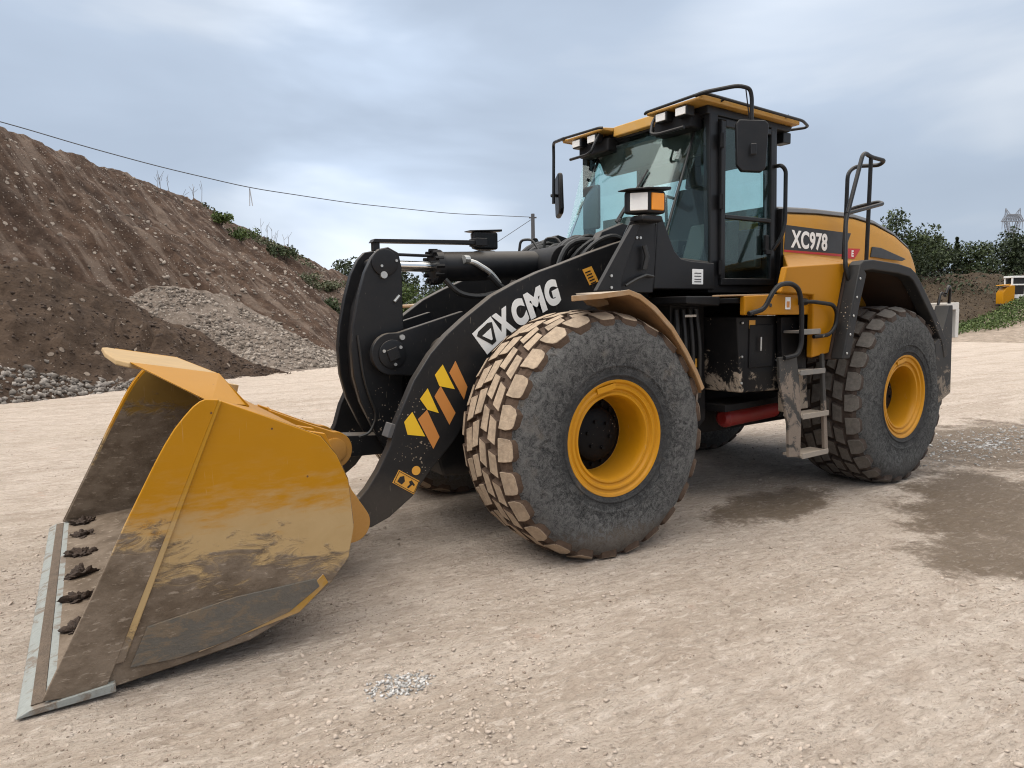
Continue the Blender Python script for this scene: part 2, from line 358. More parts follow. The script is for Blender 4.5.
TY_F = tyre_mats('pale_mud', (.38, .29, .205), (.085, .052, .033), (.22, .216, .208))
TY_R = tyre_mats('brown_mud', (.135, .120, .104), (.060, .042, .032), (.155, .155, .15))
M['rim'] = paint('rim_yellow', (.50, .222, .006), .36, dust=(.12, .08, .05), zlo=.1, zhi=.9, amt=.30, film=.06, scratch=.3, spec=.22)
M['hub'] = paint('hub_black', (.004, .004, .005), .5, zlo=-2, zhi=-1, amt=0, film=.008, speck=.6, speck_z=3, spec=.12, top=.02)

def ground_mat():
    n = NT('dusty_quarry_ground'); P = n.pos
    big = n.noise(.35, 5, .6, P); mid = n.noise(2.6, 6, .65, P); fine = n.noise(26, 5, .7, P); vf = n.noise(120, 3, .7, P)
    trk = n.noise(1.0, 4, .6, n.scale(P, (.5, 7, 1), (0, 0, .55)))
    c = n.mix(n.ramp(mid, .3, .72), (.455, .370, .300), (.56, .472, .395))
    c = n.mix(n.math('MULTIPLY', n.ramp(trk, .45, .7), .45), c, (.63, .545, .465))
    c = n.mix(n.math('MULTIPLY', n.ramp(big, .52, .72), .35), c, (.42, .34, .255))
    t2 = n.noise(1.0, 4, .6, n.scale(P, (.22, 1.5, 1), (0, 0, .5)), .4)
    c = n.mix(n.math('MULTIPLY', n.ramp(t2, .50, .62), .45), c, (.36, .285, .22))
    # damp patches, and a darker patch between the wheels
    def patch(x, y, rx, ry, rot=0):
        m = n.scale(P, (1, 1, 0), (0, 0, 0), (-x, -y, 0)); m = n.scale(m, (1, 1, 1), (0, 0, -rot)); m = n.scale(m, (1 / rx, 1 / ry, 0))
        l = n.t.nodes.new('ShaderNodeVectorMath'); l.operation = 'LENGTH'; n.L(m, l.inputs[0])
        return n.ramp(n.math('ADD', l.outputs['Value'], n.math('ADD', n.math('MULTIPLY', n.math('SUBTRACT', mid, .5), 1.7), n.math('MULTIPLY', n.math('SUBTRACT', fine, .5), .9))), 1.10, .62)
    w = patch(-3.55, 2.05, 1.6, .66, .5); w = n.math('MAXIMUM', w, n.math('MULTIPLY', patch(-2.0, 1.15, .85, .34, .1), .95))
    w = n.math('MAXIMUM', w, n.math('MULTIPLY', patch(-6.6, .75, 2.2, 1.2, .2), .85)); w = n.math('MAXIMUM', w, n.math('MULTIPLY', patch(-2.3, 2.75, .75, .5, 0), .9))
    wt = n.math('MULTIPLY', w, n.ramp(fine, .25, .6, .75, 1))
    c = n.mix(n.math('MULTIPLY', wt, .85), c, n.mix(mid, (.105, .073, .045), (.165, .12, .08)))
    peb = n.voro(34, n.scale(P, (1, 1, .3)), 'F1', 'Color'); pd = n.voro(34, n.scale(P, (1, 1, .3)))
    pz = n.z(peb)[0]
    pm = n.math('MULTIPLY', n.ramp(pd, .36, .28), n.math('GREATER_THAN', pz, n.ramp(mid, .35, .7, .96, .72)))
    c = n.mix(n.math('MULTIPLY', pm, .7), c, n.mix(n.z(peb)[1], (.24, .185, .14), (.55, .47, .40)))
    g1 = n.noise(55, 5, .75, n.scale(P, (.7, 1.3, 1), (0, 0, .5)), .6); g2 = n.noise(17, 5, .72, n.scale(P, (.6, 1.4, 1), (0, 0, .5)), .5)  # dark specks below: small shadows of rough bits painted into the colour
    c = n.mix(n.math('MULTIPLY', n.ramp(g1, .53, .62), .50), c, (.27, .21, .165))
    c = n.mix(n.math('MULTIPLY', n.ramp(g2, .53, .64), .50), c, (.29, .23, .18))
    c = n.mix(n.math('MULTIPLY', n.ramp(g2, .47, .36), .55), c, (.70, .61, .53))
    c = n.mix(n.math('MULTIPLY', n.ramp(n.noise(1.7, 4, .6, n.scale(P, (1, 1, 1), (0, 0, 0), (3.1, 1.7, 0))), .66, .74), .5), c, (.46, .29, .215))
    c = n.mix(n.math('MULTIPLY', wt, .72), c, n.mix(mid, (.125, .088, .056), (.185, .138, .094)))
    h = n.math('ADD', n.math('ADD', n.math('MULTIPLY', g1, -.35), n.math('MULTIPLY', fine, .8)) if False else n.math('MULTIPLY_ADD', g2, -.9, n.math('MULTIPLY', fine, .7)), n.math('ADD', n.math('MULTIPLY', mid, 1.2), n.math('MULTIPLY', pm, .35)))
    h = n.math('ADD', h, n.math('MULTIPLY', n.ramp(trk, .3, .7), .35))
    n.bump(n.math('ADD', h, n.math('MULTIPLY', g1, -.40)), .045, 1.0)
    return n.fin(c, n.math('MULTIPLY_ADD', wt, -.25, .95), None, .25)
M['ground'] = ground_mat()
def earth_mat(name, a, b, stone=(.42, .38, .34), stone_thr=.84, streak=1.0, scale=1.0, streakcol=(.36, .31, .27)):
    n = NT(name); P = n.pos
    uvn = n.t.nodes.new('ShaderNodeUVMap'); uv = uvn.outputs[0]
    big = n.noise(.30 * scale, 5, .6, P); mid = n.noise(2.0 * scale, 6, .7, P); fine = n.noise(11 * scale, 5, .7, P)
    c = n.mix(n.ramp(mid, .3, .7), a, b)
    if streak:
        s1 = n.noise(1.0, 6, .65, n.scale(uv, (120, 4, 1), (0, 0, .0)), .4); s2 = n.noise(1.0, 4, .6, n.scale(uv, (38, 2.2, 1)))
        c = n.mix(n.math('MULTIPLY', n.ramp(s1, .47, .62), .75 * streak), c, streakcol)
        c = n.mix(n.math('MULTIPLY', n.ramp(s2, .5, .66), .7 * streak), c, tuple(x * .62 for x in a))
    v = n.voro(4.2 * scale, P, 'F1', 'Color'); d = n.voro(4.2 * scale, P)
    sm = n.math('MULTIPLY', n.math('GREATER_THAN', n.z(v)[0], n.ramp(big, .35, .65, min(.99, stone_thr + .12), stone_thr - .12)), n.ramp(d, .36, .26))
    c = n.mix(sm, c, n.mix(n.z(v)[1], tuple(x * .6 for x in stone), stone))
    v2 = n.voro(15 * scale, P, 'F1', 'Color'); d2 = n.voro(15 * scale, P)
    sm2 = n.math('MULTIPLY', n.math('GREATER_THAN', n.z(v2)[0], stone_thr), n.ramp(d2, .4, .25))
    c = n.mix(n.math('MULTIPLY', sm2, .8), c, n.mix(n.z(v2)[1], tuple(x * .7 for x in stone), stone))
    n.bump(n.math('ADD', n.math('ADD', mid, n.math('MULTIPLY', fine, .6)), n.math('ADD', n.math('MULTIPLY', sm, .6), n.math('MULTIPLY', sm2, .2))), .12 / scale, .9)
    return n.fin(c, .95, None, .2)
M['bank'] = earth_mat('bank_earth', (.042, .025, .017), (.096, .060, .041), (.36, .30, .25), .85, .8, streakcol=(.185, .14, .11))
M['tanbank'] = earth_mat('tan_bank', (.21, .165, .125), (.36, .29, .23), (.5, .43, .36), .8, 0, 1.6)
M['brown'] = earth_mat('brown_soil', (.042, .027, .018), (.080, .053, .036), (.25, .2, .16), .94, 0)
M['gravelm'] = earth_mat('grey_gravel', (.10, .077, .060), (.205, .165, .135), (.40, .35, .30), .7, 0, 2.0)
M['darkbank'] = earth_mat('bracken_bank', (.040, .028, .018), (.075, .054, .034), (.10, .085, .055), .95, 0, 1.2)
def stone_mat(name, a, b):
    n = NT(name); isl = n.g.outputs['Random Per Island']; f = n.noise(14, 4, .7)
    c = n.mix(isl, a, b); c = n.mix(n.math('MULTIPLY', n.ramp(f, .4, .7), .5), c, tuple(x * .6 for x in a))
    n.bump(f, .02, .8); return n.fin(c, .95, None, .2)
M['stone'] = stone_mat('stone_grey', (.11, .088, .070), (.38, .325, .275))
M['stone_pale'] = stone_mat('pale_stone', (.10, .085, .072), (.36, .325, .29))
M['pebble'] = stone_mat('pebble', (.22, .17, .13), (.50, .42, .345))
M['fender_in'] = simple('rusty_fender_underside', (.22, .115, .045), .8, nscale=7, var=.45)
M['mudpack'] = simple('packed_mud', (.125, .092, .066), .9, nscale=14, var=.5, bump=.02)
M['clod'] = simple('pale_clod', (.40, .33, .27), .95, nscale=7, var=.28, bump=.01)
M['gravgrey'] = stone_mat('grey_chips', (.26, .25, .235), (.60, .58, .56))
M['soil'] = simple('dark_soil', (.05, .032, .022), .95, nscale=20, var=.5, bump=.02)
def leaf(name, a, b):
    n = NT(name); isl = n.g.outputs['Random Per Island']
    c = n.mix(n.ramp(n.noise(1.3, 3, .6, n.pos), .3, .7), a, b); c = n.mix(n.ramp(n.noise(9, 2, .5, n.pos), .35, .7), tuple(x * .55 for x in a), c)
    c = n.mix(n.math('MULTIPLY', n.math('SUBTRACT', isl, .35, 0, True), .6), n.mix(n.math('LESS_THAN', isl, .3), c, tuple(x * .7 for x in a)), tuple(min(1, x * 1.1) for x in b))
    n.fin(c, .6, None, .25); return n.m
M['leaf_dark'] = leaf('dark_leaves', (.027, .040, .018), (.070, .090, .040))
M['leaf_mid'] = leaf('mid_leaves', (.036, .054, .020), (.088, .112, .044))
M['leaf_light'] = leaf('light_leaves', (.060, .095, .022), (.13, .17, .05))
M['leaf_grey'] = leaf('grey_green_leaves', (.085, .10, .05), (.17, .175, .10))
M['dry'] = leaf('dry_stalks', (.10, .065, .035), (.22, .16, .10))
M['bracken'] = leaf('brown_bracken', (.055, .038, .024), (.085, .062, .038))
M['bark'] = simple('bark', (.06, .045, .035), .9)
M['lattice'] = simple('galvanised_lattice', (.17, .19, .225), .6)
M['polewood'] = simple('pole_grey', (.075, .075, .08), .8)
M['wire'] = simple('cable_grey', (.085, .09, .10), .7)
M['tape'] = simple('pale_tape', (.45, .46, .48), .7)

# ------------------------------------------------------------------ ground
def axis_coords(a, b, step, far, growth=1.16):
    c = list(np.arange(a, b + 1e-6, step)); s = step
    while c[-1] < far: s *= growth; c.append(c[-1] + s)
    s = step
    while c[0] > -far: s *= growth; c.insert(0, c[0] - s)
    return np.array(c)
gx = axis_coords(-7.5, 5.5, .055, 500); gy = axis_coords(-4, 4.6, .055, 500)
GX, GY = np.meshgrid(gx, gy)
tr_a = .55
def ground_h(X, Y):
    rg = np.clip(.55 + 1.2 * fbm(X * .8 + 3, Y * .8, 2), .15, 1.2)
    h = .035 * fbm(X * .55, Y * .55, 3) + .026 * fbm(X * 2.3, Y * 2.3, 4) + rg * (.020 * fbm(X * 7, Y * 7, 3))
    q = X * math.sin(tr_a) + Y * math.cos(tr_a)
    h = h + .016 * fbm(q * 3.1, (X * math.cos(tr_a) - Y * math.sin(tr_a)) * .35, 2)
    flat = np.zeros_like(X)
    ca, sa = math.cos(ART), math.sin(ART)
    for x0, y0 in ((0, 1.13), (0, -1.13), (-LB, 1.13), (-LB, -1.13), (3.2, 1.6), (3.2, .5), (3.2, -.5), (3.2, -1.6), (2.7, 1.6), (2.7, 0), (2.7, -1.6)):
        if x0 < -1:
            dx = x0 + LB / 2; x0, y0 = -LB / 2 + ca * dx - sa * y0, sa * dx + ca * y0
        flat = np.maximum(flat, np.exp(-((X - x0) ** 2 + (Y - y0) ** 2) / .30))
    return (h - .012) * (1 - flat) - .004 * flat
GZ = ground_h(GX, GY)
ny, nx = GX.shape
idx = np.arange(nx * ny).reshape(ny, nx)
F = np.stack([idx[:-1, :-1], idx[:-1, 1:], idx[1:, 1:], idx[1:, :-1]], -1).reshape(-1, 4)
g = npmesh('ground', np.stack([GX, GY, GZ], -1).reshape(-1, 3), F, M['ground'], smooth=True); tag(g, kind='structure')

# stones helper -----------------------------------------------------
_ico = bmesh.new(); bmesh.ops.create_icosphere(_ico, subdivisions=1, radius=1)
IV = np.array([v.co[:] for v in _ico.verts]); IF = np.array([[v.index for v in f.verts] for f in _ico.faces]); _ico.free()
def stones(name, pos, size, mat, flat=.7, r=rng):
    n = len(pos); V = np.repeat(IV[None], n, 0) * (1 + .50 * (r.random((n, len(IV), 1)) - .5) * 2)
    V = V * (np.array([1, .8, flat]) * (.75 + .5 * r.random((n, 1, 3))))
    a = r.random(n) * 6.283; c, s = np.cos(a)[:, None], np.sin(a)[:, None]; t = (r.random(n) - .5) * 1.2; ct, st = np.cos(t)[:, None], np.sin(t)[:, None]
    x, y, z = V[..., 0], V[..., 1], V[..., 2]; x, z = x * ct - z * st, x * st + z * ct
    V = np.stack([x * c - y * s, x * s + y * c, z], -1) * np.asarray(size)[:, None, None] + np.asarray(pos)[:, None, :]
    Fs = (IF[None] + (np.arange(n) * len(IV))[:, None, None]).reshape(-1, 3)
    return npmesh(name, V.reshape(-1, 3), Fs, mat)
def scatter_ground(n, umin, umax, vmin, vmax, smin, smax, pw=3, mask=None):
    u0 = rng.random(n); v = vmin + (vmax - vmin) * rng.random(n) ** 1.6; u = v * (umin + (umax - umin) * u0)
    X = CAMP.x + RT2.x * u + FW2.x * v; Y = CAMP.y + RT2.y * u + FW2.y * v
    if mask is not None:
        k = mask(X, Y, u, v); X, Y = X[k], Y[k]
    s = smin + (smax - smin) * rng.random(len(X)) ** pw
    return np.stack([X, Y, ground_h(X, Y) + s * .12], -1), s
def dry(X, Y):
    k = np.ones(len(X), bool)
    for x, y, r in ((-3.3, 2.1, 1.3), (-2.0, 1.15, .7), (-2.2, 2.7, .6)): k &= (X - x) ** 2 + (Y - y) ** 2 > r * r * (.5 + .8 * rng.random(len(X)))
    return k
dens = lambda X, Y, u, v: dry(X, Y) & (fbm(X * .9, Y * .9, 3) + .25 * rng.random(len(X)) + .10 * (u / v) > .06)
p, s = scatter_ground(20000, -.85, .85, 2.0, 15, .0025, .010, 3.5, dens)
tag(stones('loose_gravel', p, s, M['pebble']), 'fine pale gravel strewn over the dusty yard', 'gravel', kind='stuff')
clod = lambda X, Y, u, v: dry(X, Y) & (fbm(X * 1.1 + 9, Y * 1.1, 3) + .25 * rng.random(len(X)) + .30 * (u / v) > .16)
p, s = scatter_ground(12000, -.8, .85, 2.2, 11, .005, .018, 3, clod)
tag(stones('ground_clods', p, s, M['clod'], .45), 'crumbly pale clods lying on the rough yard surface', 'clods', kind='stuff')
a = rng.random(260) * 6.283; r_ = .105 * rng.random(260) ** .7 * (1 + .5 * rng.random(260))
pp = np.stack([1.91 + r_ * np.cos(a) * 1.2, 2.22 + r_ * np.sin(a) * .8, 0 * a], -1); pp[:, 2] = ground_h(pp[:, 0], pp[:, 1]) + .003
tag(stones('gravel_patch', pp, np.full(260, .005) + .007 * rng.random(260) ** 2, M['gravgrey']), 'small patch of grey crushed gravel on the pale ground', 'gravel', kind='stuff')

a = rng.random(1100) * 6.283; r_ = rng.random(1100) ** .9 * 1.3
pp = np.stack([-6.5 + 1.7 * r_ * np.cos(a), .75 + .62 * r_ * np.sin(a), 0 * a], -1); pp[:, 2] = ground_h(pp[:, 0], pp[:, 1]) + .004
tag(stones('gravel_patch', pp, .008 + .018 * rng.random(1100) ** 3, M['gravgrey'], .4), 'grey gravel strewn on damp ground beyond the rear wheel', 'gravel', kind='stuff')
# ------------------------------------------------------------------ banks and heaps: ruled surfaces in plan
def resample(pl, n):
    pl = np.array(pl, float); d = np.r_[0, np.cumsum(np.linalg.norm(np.diff(pl, axis=0), axis=1))]; d /= d[-1]
    t = np.linspace(0, 1, n); return np.stack([np.interp(t, d, pl[:, k]) for k in range(pl.shape[1])], -1)
def ruled(name, foot, crest, back, mat, ns, nt_, amp, freq, sag=.0, kind='structure', top=0.0, gully=0.0):
    f = resample([(u, v, -.15) for u, v in foot], ns); c = resample(crest, ns); b = resample([(u, v, -.3) for u, v in back], ns)
    T = np.linspace(0, 1, nt_); rows = []; uv = []
    for t in T: rows.append(f * (1 - t) + c * t - np.array([0, 0, 1]) * sag * np.sin(math.pi * t) * c[:, 2:3])
    for t in np.linspace(.06, 1, 14): rows.append(c * (1 - t) + b * t)
    G = np.stack(rows)
    tt = np.concatenate([T, 1 + np.linspace(.06, 1, 14)])
    P = np.array([CAMP.x, CAMP.y, 0]) + G[..., :1] * np.array(RT2) + G[..., 1:2] * np.array(FW2) + G[..., 2:] * np.array([0, 0, 1])
    hfac = np.clip(G[..., 2] / 1.0, 0.0, 1)
    P[..., 2] += amp * fbm(P[..., 0] * freq, P[..., 1] * freq, 5, .55) * hfac + amp * .25 * fbm(P[..., 0] * freq * 9, P[..., 1] * freq * 9, 3) * hfac
    if gully:
        sv_ = np.tile(np.linspace(0, 1, ns), (len(G), 1)); tv_ = np.repeat(tt[:, None], ns, 1); prof_ = np.clip(np.sin(np.pi * np.clip(tv_, 0, 1)), 0, 1) ** .6
        P[..., 2] += gully * prof_ * (fbm(sv_ * 55 + .6 * fbm(tv_ * 6, sv_ * 20, 2), tv_ * 2.2, 4, .6)) + gully * .6 * prof_ * fbm(sv_ * 22, tv_ * 5, 3)
    nr = len(G); ix = np.arange(nr * ns).reshape(nr, ns)
    Fq = np.stack([ix[:-1, :-1], ix[:-1, 1:], ix[1:, 1:], ix[1:, :-1]], -1).reshape(-1, 4)
    o = npmesh(name, P.reshape(-1, 3), Fq, mat, smooth=True)
    me = o.data
    if np.mean([p_.normal.z for p_ in me.polygons[:50]]) < 0: me.flip_normals()
    li = np.empty(len(me.loops), np.int32); me.loops.foreach_get('vertex_index', li)
    U = np.stack([np.tile(np.linspace(0, 1, ns), nr), np.repeat(tt, ns)], -1)[li]
    me.uv_layers.new(name='UVMap').data.foreach_set('uv', U.astype(np.float32).ravel())
    return o, P[:nt_]
bank, BP = ruled('hillside', [(-17, 6), (-15, 12), (-14, 17), (-12, 22), (-9.5, 25.5), (-6.4, 27.5), (-5.6, 31), (-5.4, 37), (-5.6, 48), (-6, 66)],
    [(-24, 8, 9.2), (-21, 15, 9.0), (-18.9, 21, 8.95), (-18, 26, 8.78), (-17.8, 29, 8.68), (-17.1, 32, 8.2), (-15.8, 37, 7.5), (-14.3, 43, 6.3), (-11.6, 52, 4.36), (-10.2, 58, 3.0), (-9.2, 68, .6)],
    [(-40, 8), (-40, 20), (-38, 30), (-35, 40), (-30, 55), (-24, 66), (-14, 74)], M['bank'], 420, 130, .45, .42, .02, gully=.62)
tag(bank, kind='structure')
fan, FP = ruled('gravel_heap', [(-13, 18), (-10.5, 20.5), (-8.5, 21.2), (-7.2, 21.6), (-6.1, 22.8), (-5.6, 25)],
    [(-14.5, 25.2, 3.1), (-12.1, 26, 2.9), (-10.7, 27, 2.5), (-9.2, 27, 1.7), (-7.5, 26.5, .7), (-6.0, 26.8, .1)],
    [(-16, 29), (-12, 30), (-9, 29), (-6.4, 28)], M['gravelm'], 140, 60, .22, .8)
tag(fan, 'pale grey gravel heap spilling from the bank behind the brown soil', 'gravel heap', kind='thing')
heap, HP = ruled('soil_heap', [(-19, 9.5), (-14, 11.2), (-11.6, 13.2), (-10.4, 14.7), (-9.6, 16.6), (-9.0, 17.7), (-8.3, 18.9), (-7.4, 20.4), (-6.6, 21.4)],
    [(-22, 16, 3.4), (-16.5, 18, 3.35), (-13.5, 19, 3.25), (-12.6, 20, 3.1), (-11.5, 21.5, 2.35), (-9.65, 22.0, 1.2), (-8.0, 22, .3), (-6.9, 21.9, 0)],
    [(-26, 22), (-17, 23), (-14, 24), (-11, 24), (-7.5, 23)], M['brown'], 220, 80, .26, .9, gully=.22)
tag(heap, 'large dark brown soil heap at the foot of the bank', 'soil heap', kind='thing')
def pick(Pg, n, smin, smax, wfun, pw=3):
    nr, ns = Pg.shape[:2]; t = rng.random(n) * .97; s = rng.random(n); k = wfun(t, s); t, s = t[k], s[k]
    a = t * (nr - 1); b = s * (ns - 1); i = a.astype(int); j = b.astype(int); i = np.minimum(i, nr - 2); j = np.minimum(j, ns - 2); fa = (a - i)[:, None]; fb = (b - j)[:, None]
    p_ = (Pg[i, j] * (1 - fa) + Pg[i + 1, j] * fa) * (1 - fb) + (Pg[i, j + 1] * (1 - fa) + Pg[i + 1, j + 1] * fa) * fb
    sz = smin + (smax - smin) * rng.random(len(p_)) ** pw
    return p_, sz
p1, s1 = pick(BP, 18000, .02, .12, lambda t, s: (fbm(t * 14 + 5, s * 5, 3) + .35 * rng.random(len(t)) - .2 * t > .22), 4)
p2, s2 = pick(FP, 9000, .02, .11, lambda t, s: fbm(t * 8, s * 9, 3) + .6 * rng.random(len(t)) > .16, 3)
p3, s3 = pick(HP, 17000, .015, .095, lambda t, s: (t < .50 - 1.05 * np.abs(s - .36) + .12 * fbm(t * 9, s * 30, 2)) & (rng.random(len(t)) < .9), 1.6)
p4, s4 = pick(HP, 2500, .02, .07, lambda t, s: rng.random(len(t)) > 0, 3)
tag(stones('bank_stones', p1, s1, M['stone']), 'pale stones scattered over the brown bank', 'stones', kind='stuff')
tag(stones('gravel_stones', p2, s2, M['stone']), 'grey gravel stones covering the gravel heap', 'stones', kind='stuff')
tag(stones('rubble', p3, s3, M['stone_pale']), 'pale broken stone rubble at the foot of the brown heap', 'rubble', kind='stuff')
tag(stones('soil_crumbs', p4, s4, M['soil']), 'dark crumbs of earth on the brown heap', 'soil', kind='stuff')
# right-hand side
rb, RBP = ruled('bracken_slope', [(14, 47), (22, 44), (29, 45), (36, 47), (46, 50), (60, 52)], [(12, 60, 2.5), (25, 56, 3.9), (31, 57, 4.1), (38, 58, 4.2), (48, 60, 4.4), (64, 62, 4.6)],
    [(10, 90), (40, 95), (70, 90)], M['darkbank'], 160, 50, .5, .4)
tag(rb, kind='structure')
verge, VP = ruled('verge_slope', [(16, 36.5), (21, 31.4), (25.5, 29.8), (34, 30)], [(19, 42, -.1), (24.6, 40, .35), (27.8, 41, 1.15), (31, 43, 2.2), (36, 43.5, 3.1), (46, 45, 4.4)],
    [(20, 50), (30, 46), (46, 46)], M['tanbank'], 120, 50, .15, .9, .1)
tag(verge, kind='structure')
# ------------------------------------------------------------------ plants
def leaves(centres, size, n_per, r=rng, up=.25):
    n = len(centres) * n_per
    c = np.repeat(np.asarray(centres), n_per, 0)
    d = r.normal(size=(n, 3)); d /= np.linalg.norm(d, axis=1)[:, None]; e = r.normal(size=(n, 3)); e -= (e * d).sum(1)[:, None] * d; e /= np.linalg.norm(e, axis=1)[:, None]
    s = np.repeat(np.asarray(size), n_per)[:, None] * (.6 + .8 * r.random((n, 1)))
    V = np.stack([c - d * s * .5, c + e * s * .28, c + d * s * .5, c - e * s * .28], 1)
    return V.reshape(-1, 3), np.arange(n * 4).reshape(-1, 4)
def crown_pts(n, lobes, r=rng):
    L = np.array(lobes, float); w = L[:, 3] ** 2; k = r.choice(len(L), n, p=w / w.sum())
    d = r.normal(size=(n, 3)); d /= np.linalg.norm(d, axis=1)[:, None]; rad = r.random((n, 1)) ** .45
    return L[k, :3] + d * rad * L[k, 3:4] * np.array([1, 1, .85])
def tree(name, base, h, w, mat, label, cat, group=None, leafs=2600, lsize=.30, conifer=False, seed=0, trunk=True):
    r = np.random.default_rng(seed); t = tag(empty(name, base), label, cat, group)
    if conifer:
        n = leafs; q = r.random(n) ** .7; zz = h * (.12 + .86 * q); rr = (w / 2) * (1 - q) * (.55 + .45 * np.sin(q * 40)) * np.sqrt(r.random(n)); a = r.random(n) * 6.283
        pts = np.stack([rr * np.cos(a), rr * np.sin(a), zz - rr * .35], -1)
    else:
        lob = []
        for i in range(22):
            a = r.random() * 6.283; q = r.random(); rad = w * .5 * (.25 + .65 * math.sin(math.pi * (.15 + .75 * q))) * r.random() ** .5
            lob.append((rad * math.cos(a), rad * math.sin(a), h * (.14 + .74 * q), w * (.10 + .15 * r.random())))
        lob += [(0, 0, h * .86, w * .13), (0, 0, h * .72, w * .19), (w * .13, -w * .1, h * .62, w * .18), (-w * .14, w * .08, h * .60, w * .18), (w * .05, w * .15, h * .48, w * .2), (-w * .08, -w * .14, h * .46, w * .2)]; pts = crown_pts(leafs, lob, r)
        pts = pts[pts[:, 2] < h * (1.0)]
    V, Fq = leaves(pts, np.full(len(pts), lsize), 1, r)
    npmesh('crown', V, Fq, mat, t)
    m = MB(); m.tube([(0, 0, -.3), (.05, .02, h * .3), (0, .05, h * .62), (0, 0, h * .85)], [h * .025, h * .019, h * .012, h * .004], 8)
    if not conifer:
        for i in range(7):
            a = i * 2.4; z0 = h * (.24 + .05 * i); l = w * .20
            m.tube([(0, 0, z0), (l * .5 * math.cos(a), l * .5 * math.sin(a), z0 + h * .10), (l * math.cos(a), l * math.sin(a), z0 + h * .15)], [h * .010, h * .007, h * .003], 6)
    m.build('trunk', M['bark'], t)
    return t
G1 = 'trees behind the brown slope'
right = [('tree', 30.6, 57, 7.6, 6.4, 'leaf_mid', 'tallest broad leafy tree rising just past the loader bonnet', 3400),
  ('tree', 27.0, 60, 6.8, 5.5, 'leaf_dark', 'dark tree half hidden behind the loader bonnet', 2400),
  ('tree', 33.8, 61, 4.3, 4.2, 'leaf_dark', 'low rounded dark tree right of the tallest leafy tree', 2200),
  ('tree', 37.0, 62, 6.1, 4.4, 'leaf_dark', 'dense dark tree in the middle of the tree row', 2600),
  ('tree', 41.0, 64, 5.6, 4.8, 'leaf_mid', 'mid green tree under the left side of the pylon', 2600),
  ('tree', 45.5, 65, 7.1, 5.0, 'leaf_dark', 'dark bushy tree standing under the pylon', 2600),
  ('tree', 50.5, 66, 7.2, 6.0, 'leaf_dark', 'dark tree at the right end of the tree row', 2400),
  ('tree', 22.0, 62, 6.0, 6.0, 'leaf_dark', 'dark tree behind the loader rear arch', 1800),
  ]
for i, (k, u, v, h, w, mt, lb, n) in enumerate(right):
    b = Wp(u, v, 3.2 if u > 24 else 1.5); hh = h - (1.2 if u > 24 else .5)
    tree(k, b, hh, w, M[mt], lb, 'tree', G1, int(n * 1.7), .24, seed=20 + i)
tree('conifer', Wp(39.2, 63, 3.2), 4.6, 2.4, M['leaf_dark'], 'narrow pointed conifer sticking up left of the pylon', 'tree', G1, 1400, .26, True, 61)
tree('conifer', Wp(44.3, 63, 3.2), 4.4, 2.2, M['leaf_dark'], 'narrow pointed conifer right below the pylon', 'tree', G1, 1400, .26, True, 62)
G2 = 'trees behind the loader arms'
left = [(-17.4, 76, 8.4, 5.5, 'leaf_dark', 'dark tree just over the end of the bank'), (-13.6, 80, 9.2, 6.0, 'leaf_dark', 'dark tree behind the top of the upright rocker arm'),
  (-10.6, 70, 6.6, 4.6, 'leaf_dark', 'dark tree seen under the chrome rod'), (-7.2, 78, 8.4, 6, 'leaf_dark', 'dark tree behind the tilt cylinder'),]
for i, (u, v, h, w, mt, lb) in enumerate(left): tree('tree', Wp(u, v, 0), h, w, M[mt], lb, 'tree', G2, 2200, .36, seed=40 + i)
_r = np.random.default_rng(77); _l = []
for _i in range(60):
    _w = Wp(-21 + 42 * _r.random(), 84 + 8 * _r.random(), 0); _l.append((_w.x, _w.y, 1.0 + 4.6 * _r.random(), 1.4 + 1.2 * _r.random()))
for _i in range(56):
    _w = Wp(26 + 34 * _r.random(), 70 + 8 * _r.random(), 0); _l.append((_w.x, _w.y, 3.5 + 3.6 * _r.random(), 1.2 + 1.1 * _r.random()))
V, Fq = leaves(crown_pts(30000, _l, _r), np.full(30000, .36), 1, _r)
tag(npmesh('woodland', V, Fq, M['leaf_dark']), 'far dark woodland closing the gaps behind the nearer trees', 'woodland', kind='stuff')
tree('bush', Wp(-8.2, 56, 0), 4.4, 4.6, M['leaf_light'], 'bright green bush seen between rocker arm and lift arm', 'bush', None, 1800, .26, seed=51)
tree('bush', Wp(-5.2, 60, 0), 4.2, 4.6, M['leaf_mid'], 'green bush behind the near lift arm', 'bush', None, 1500, .28, seed=52)
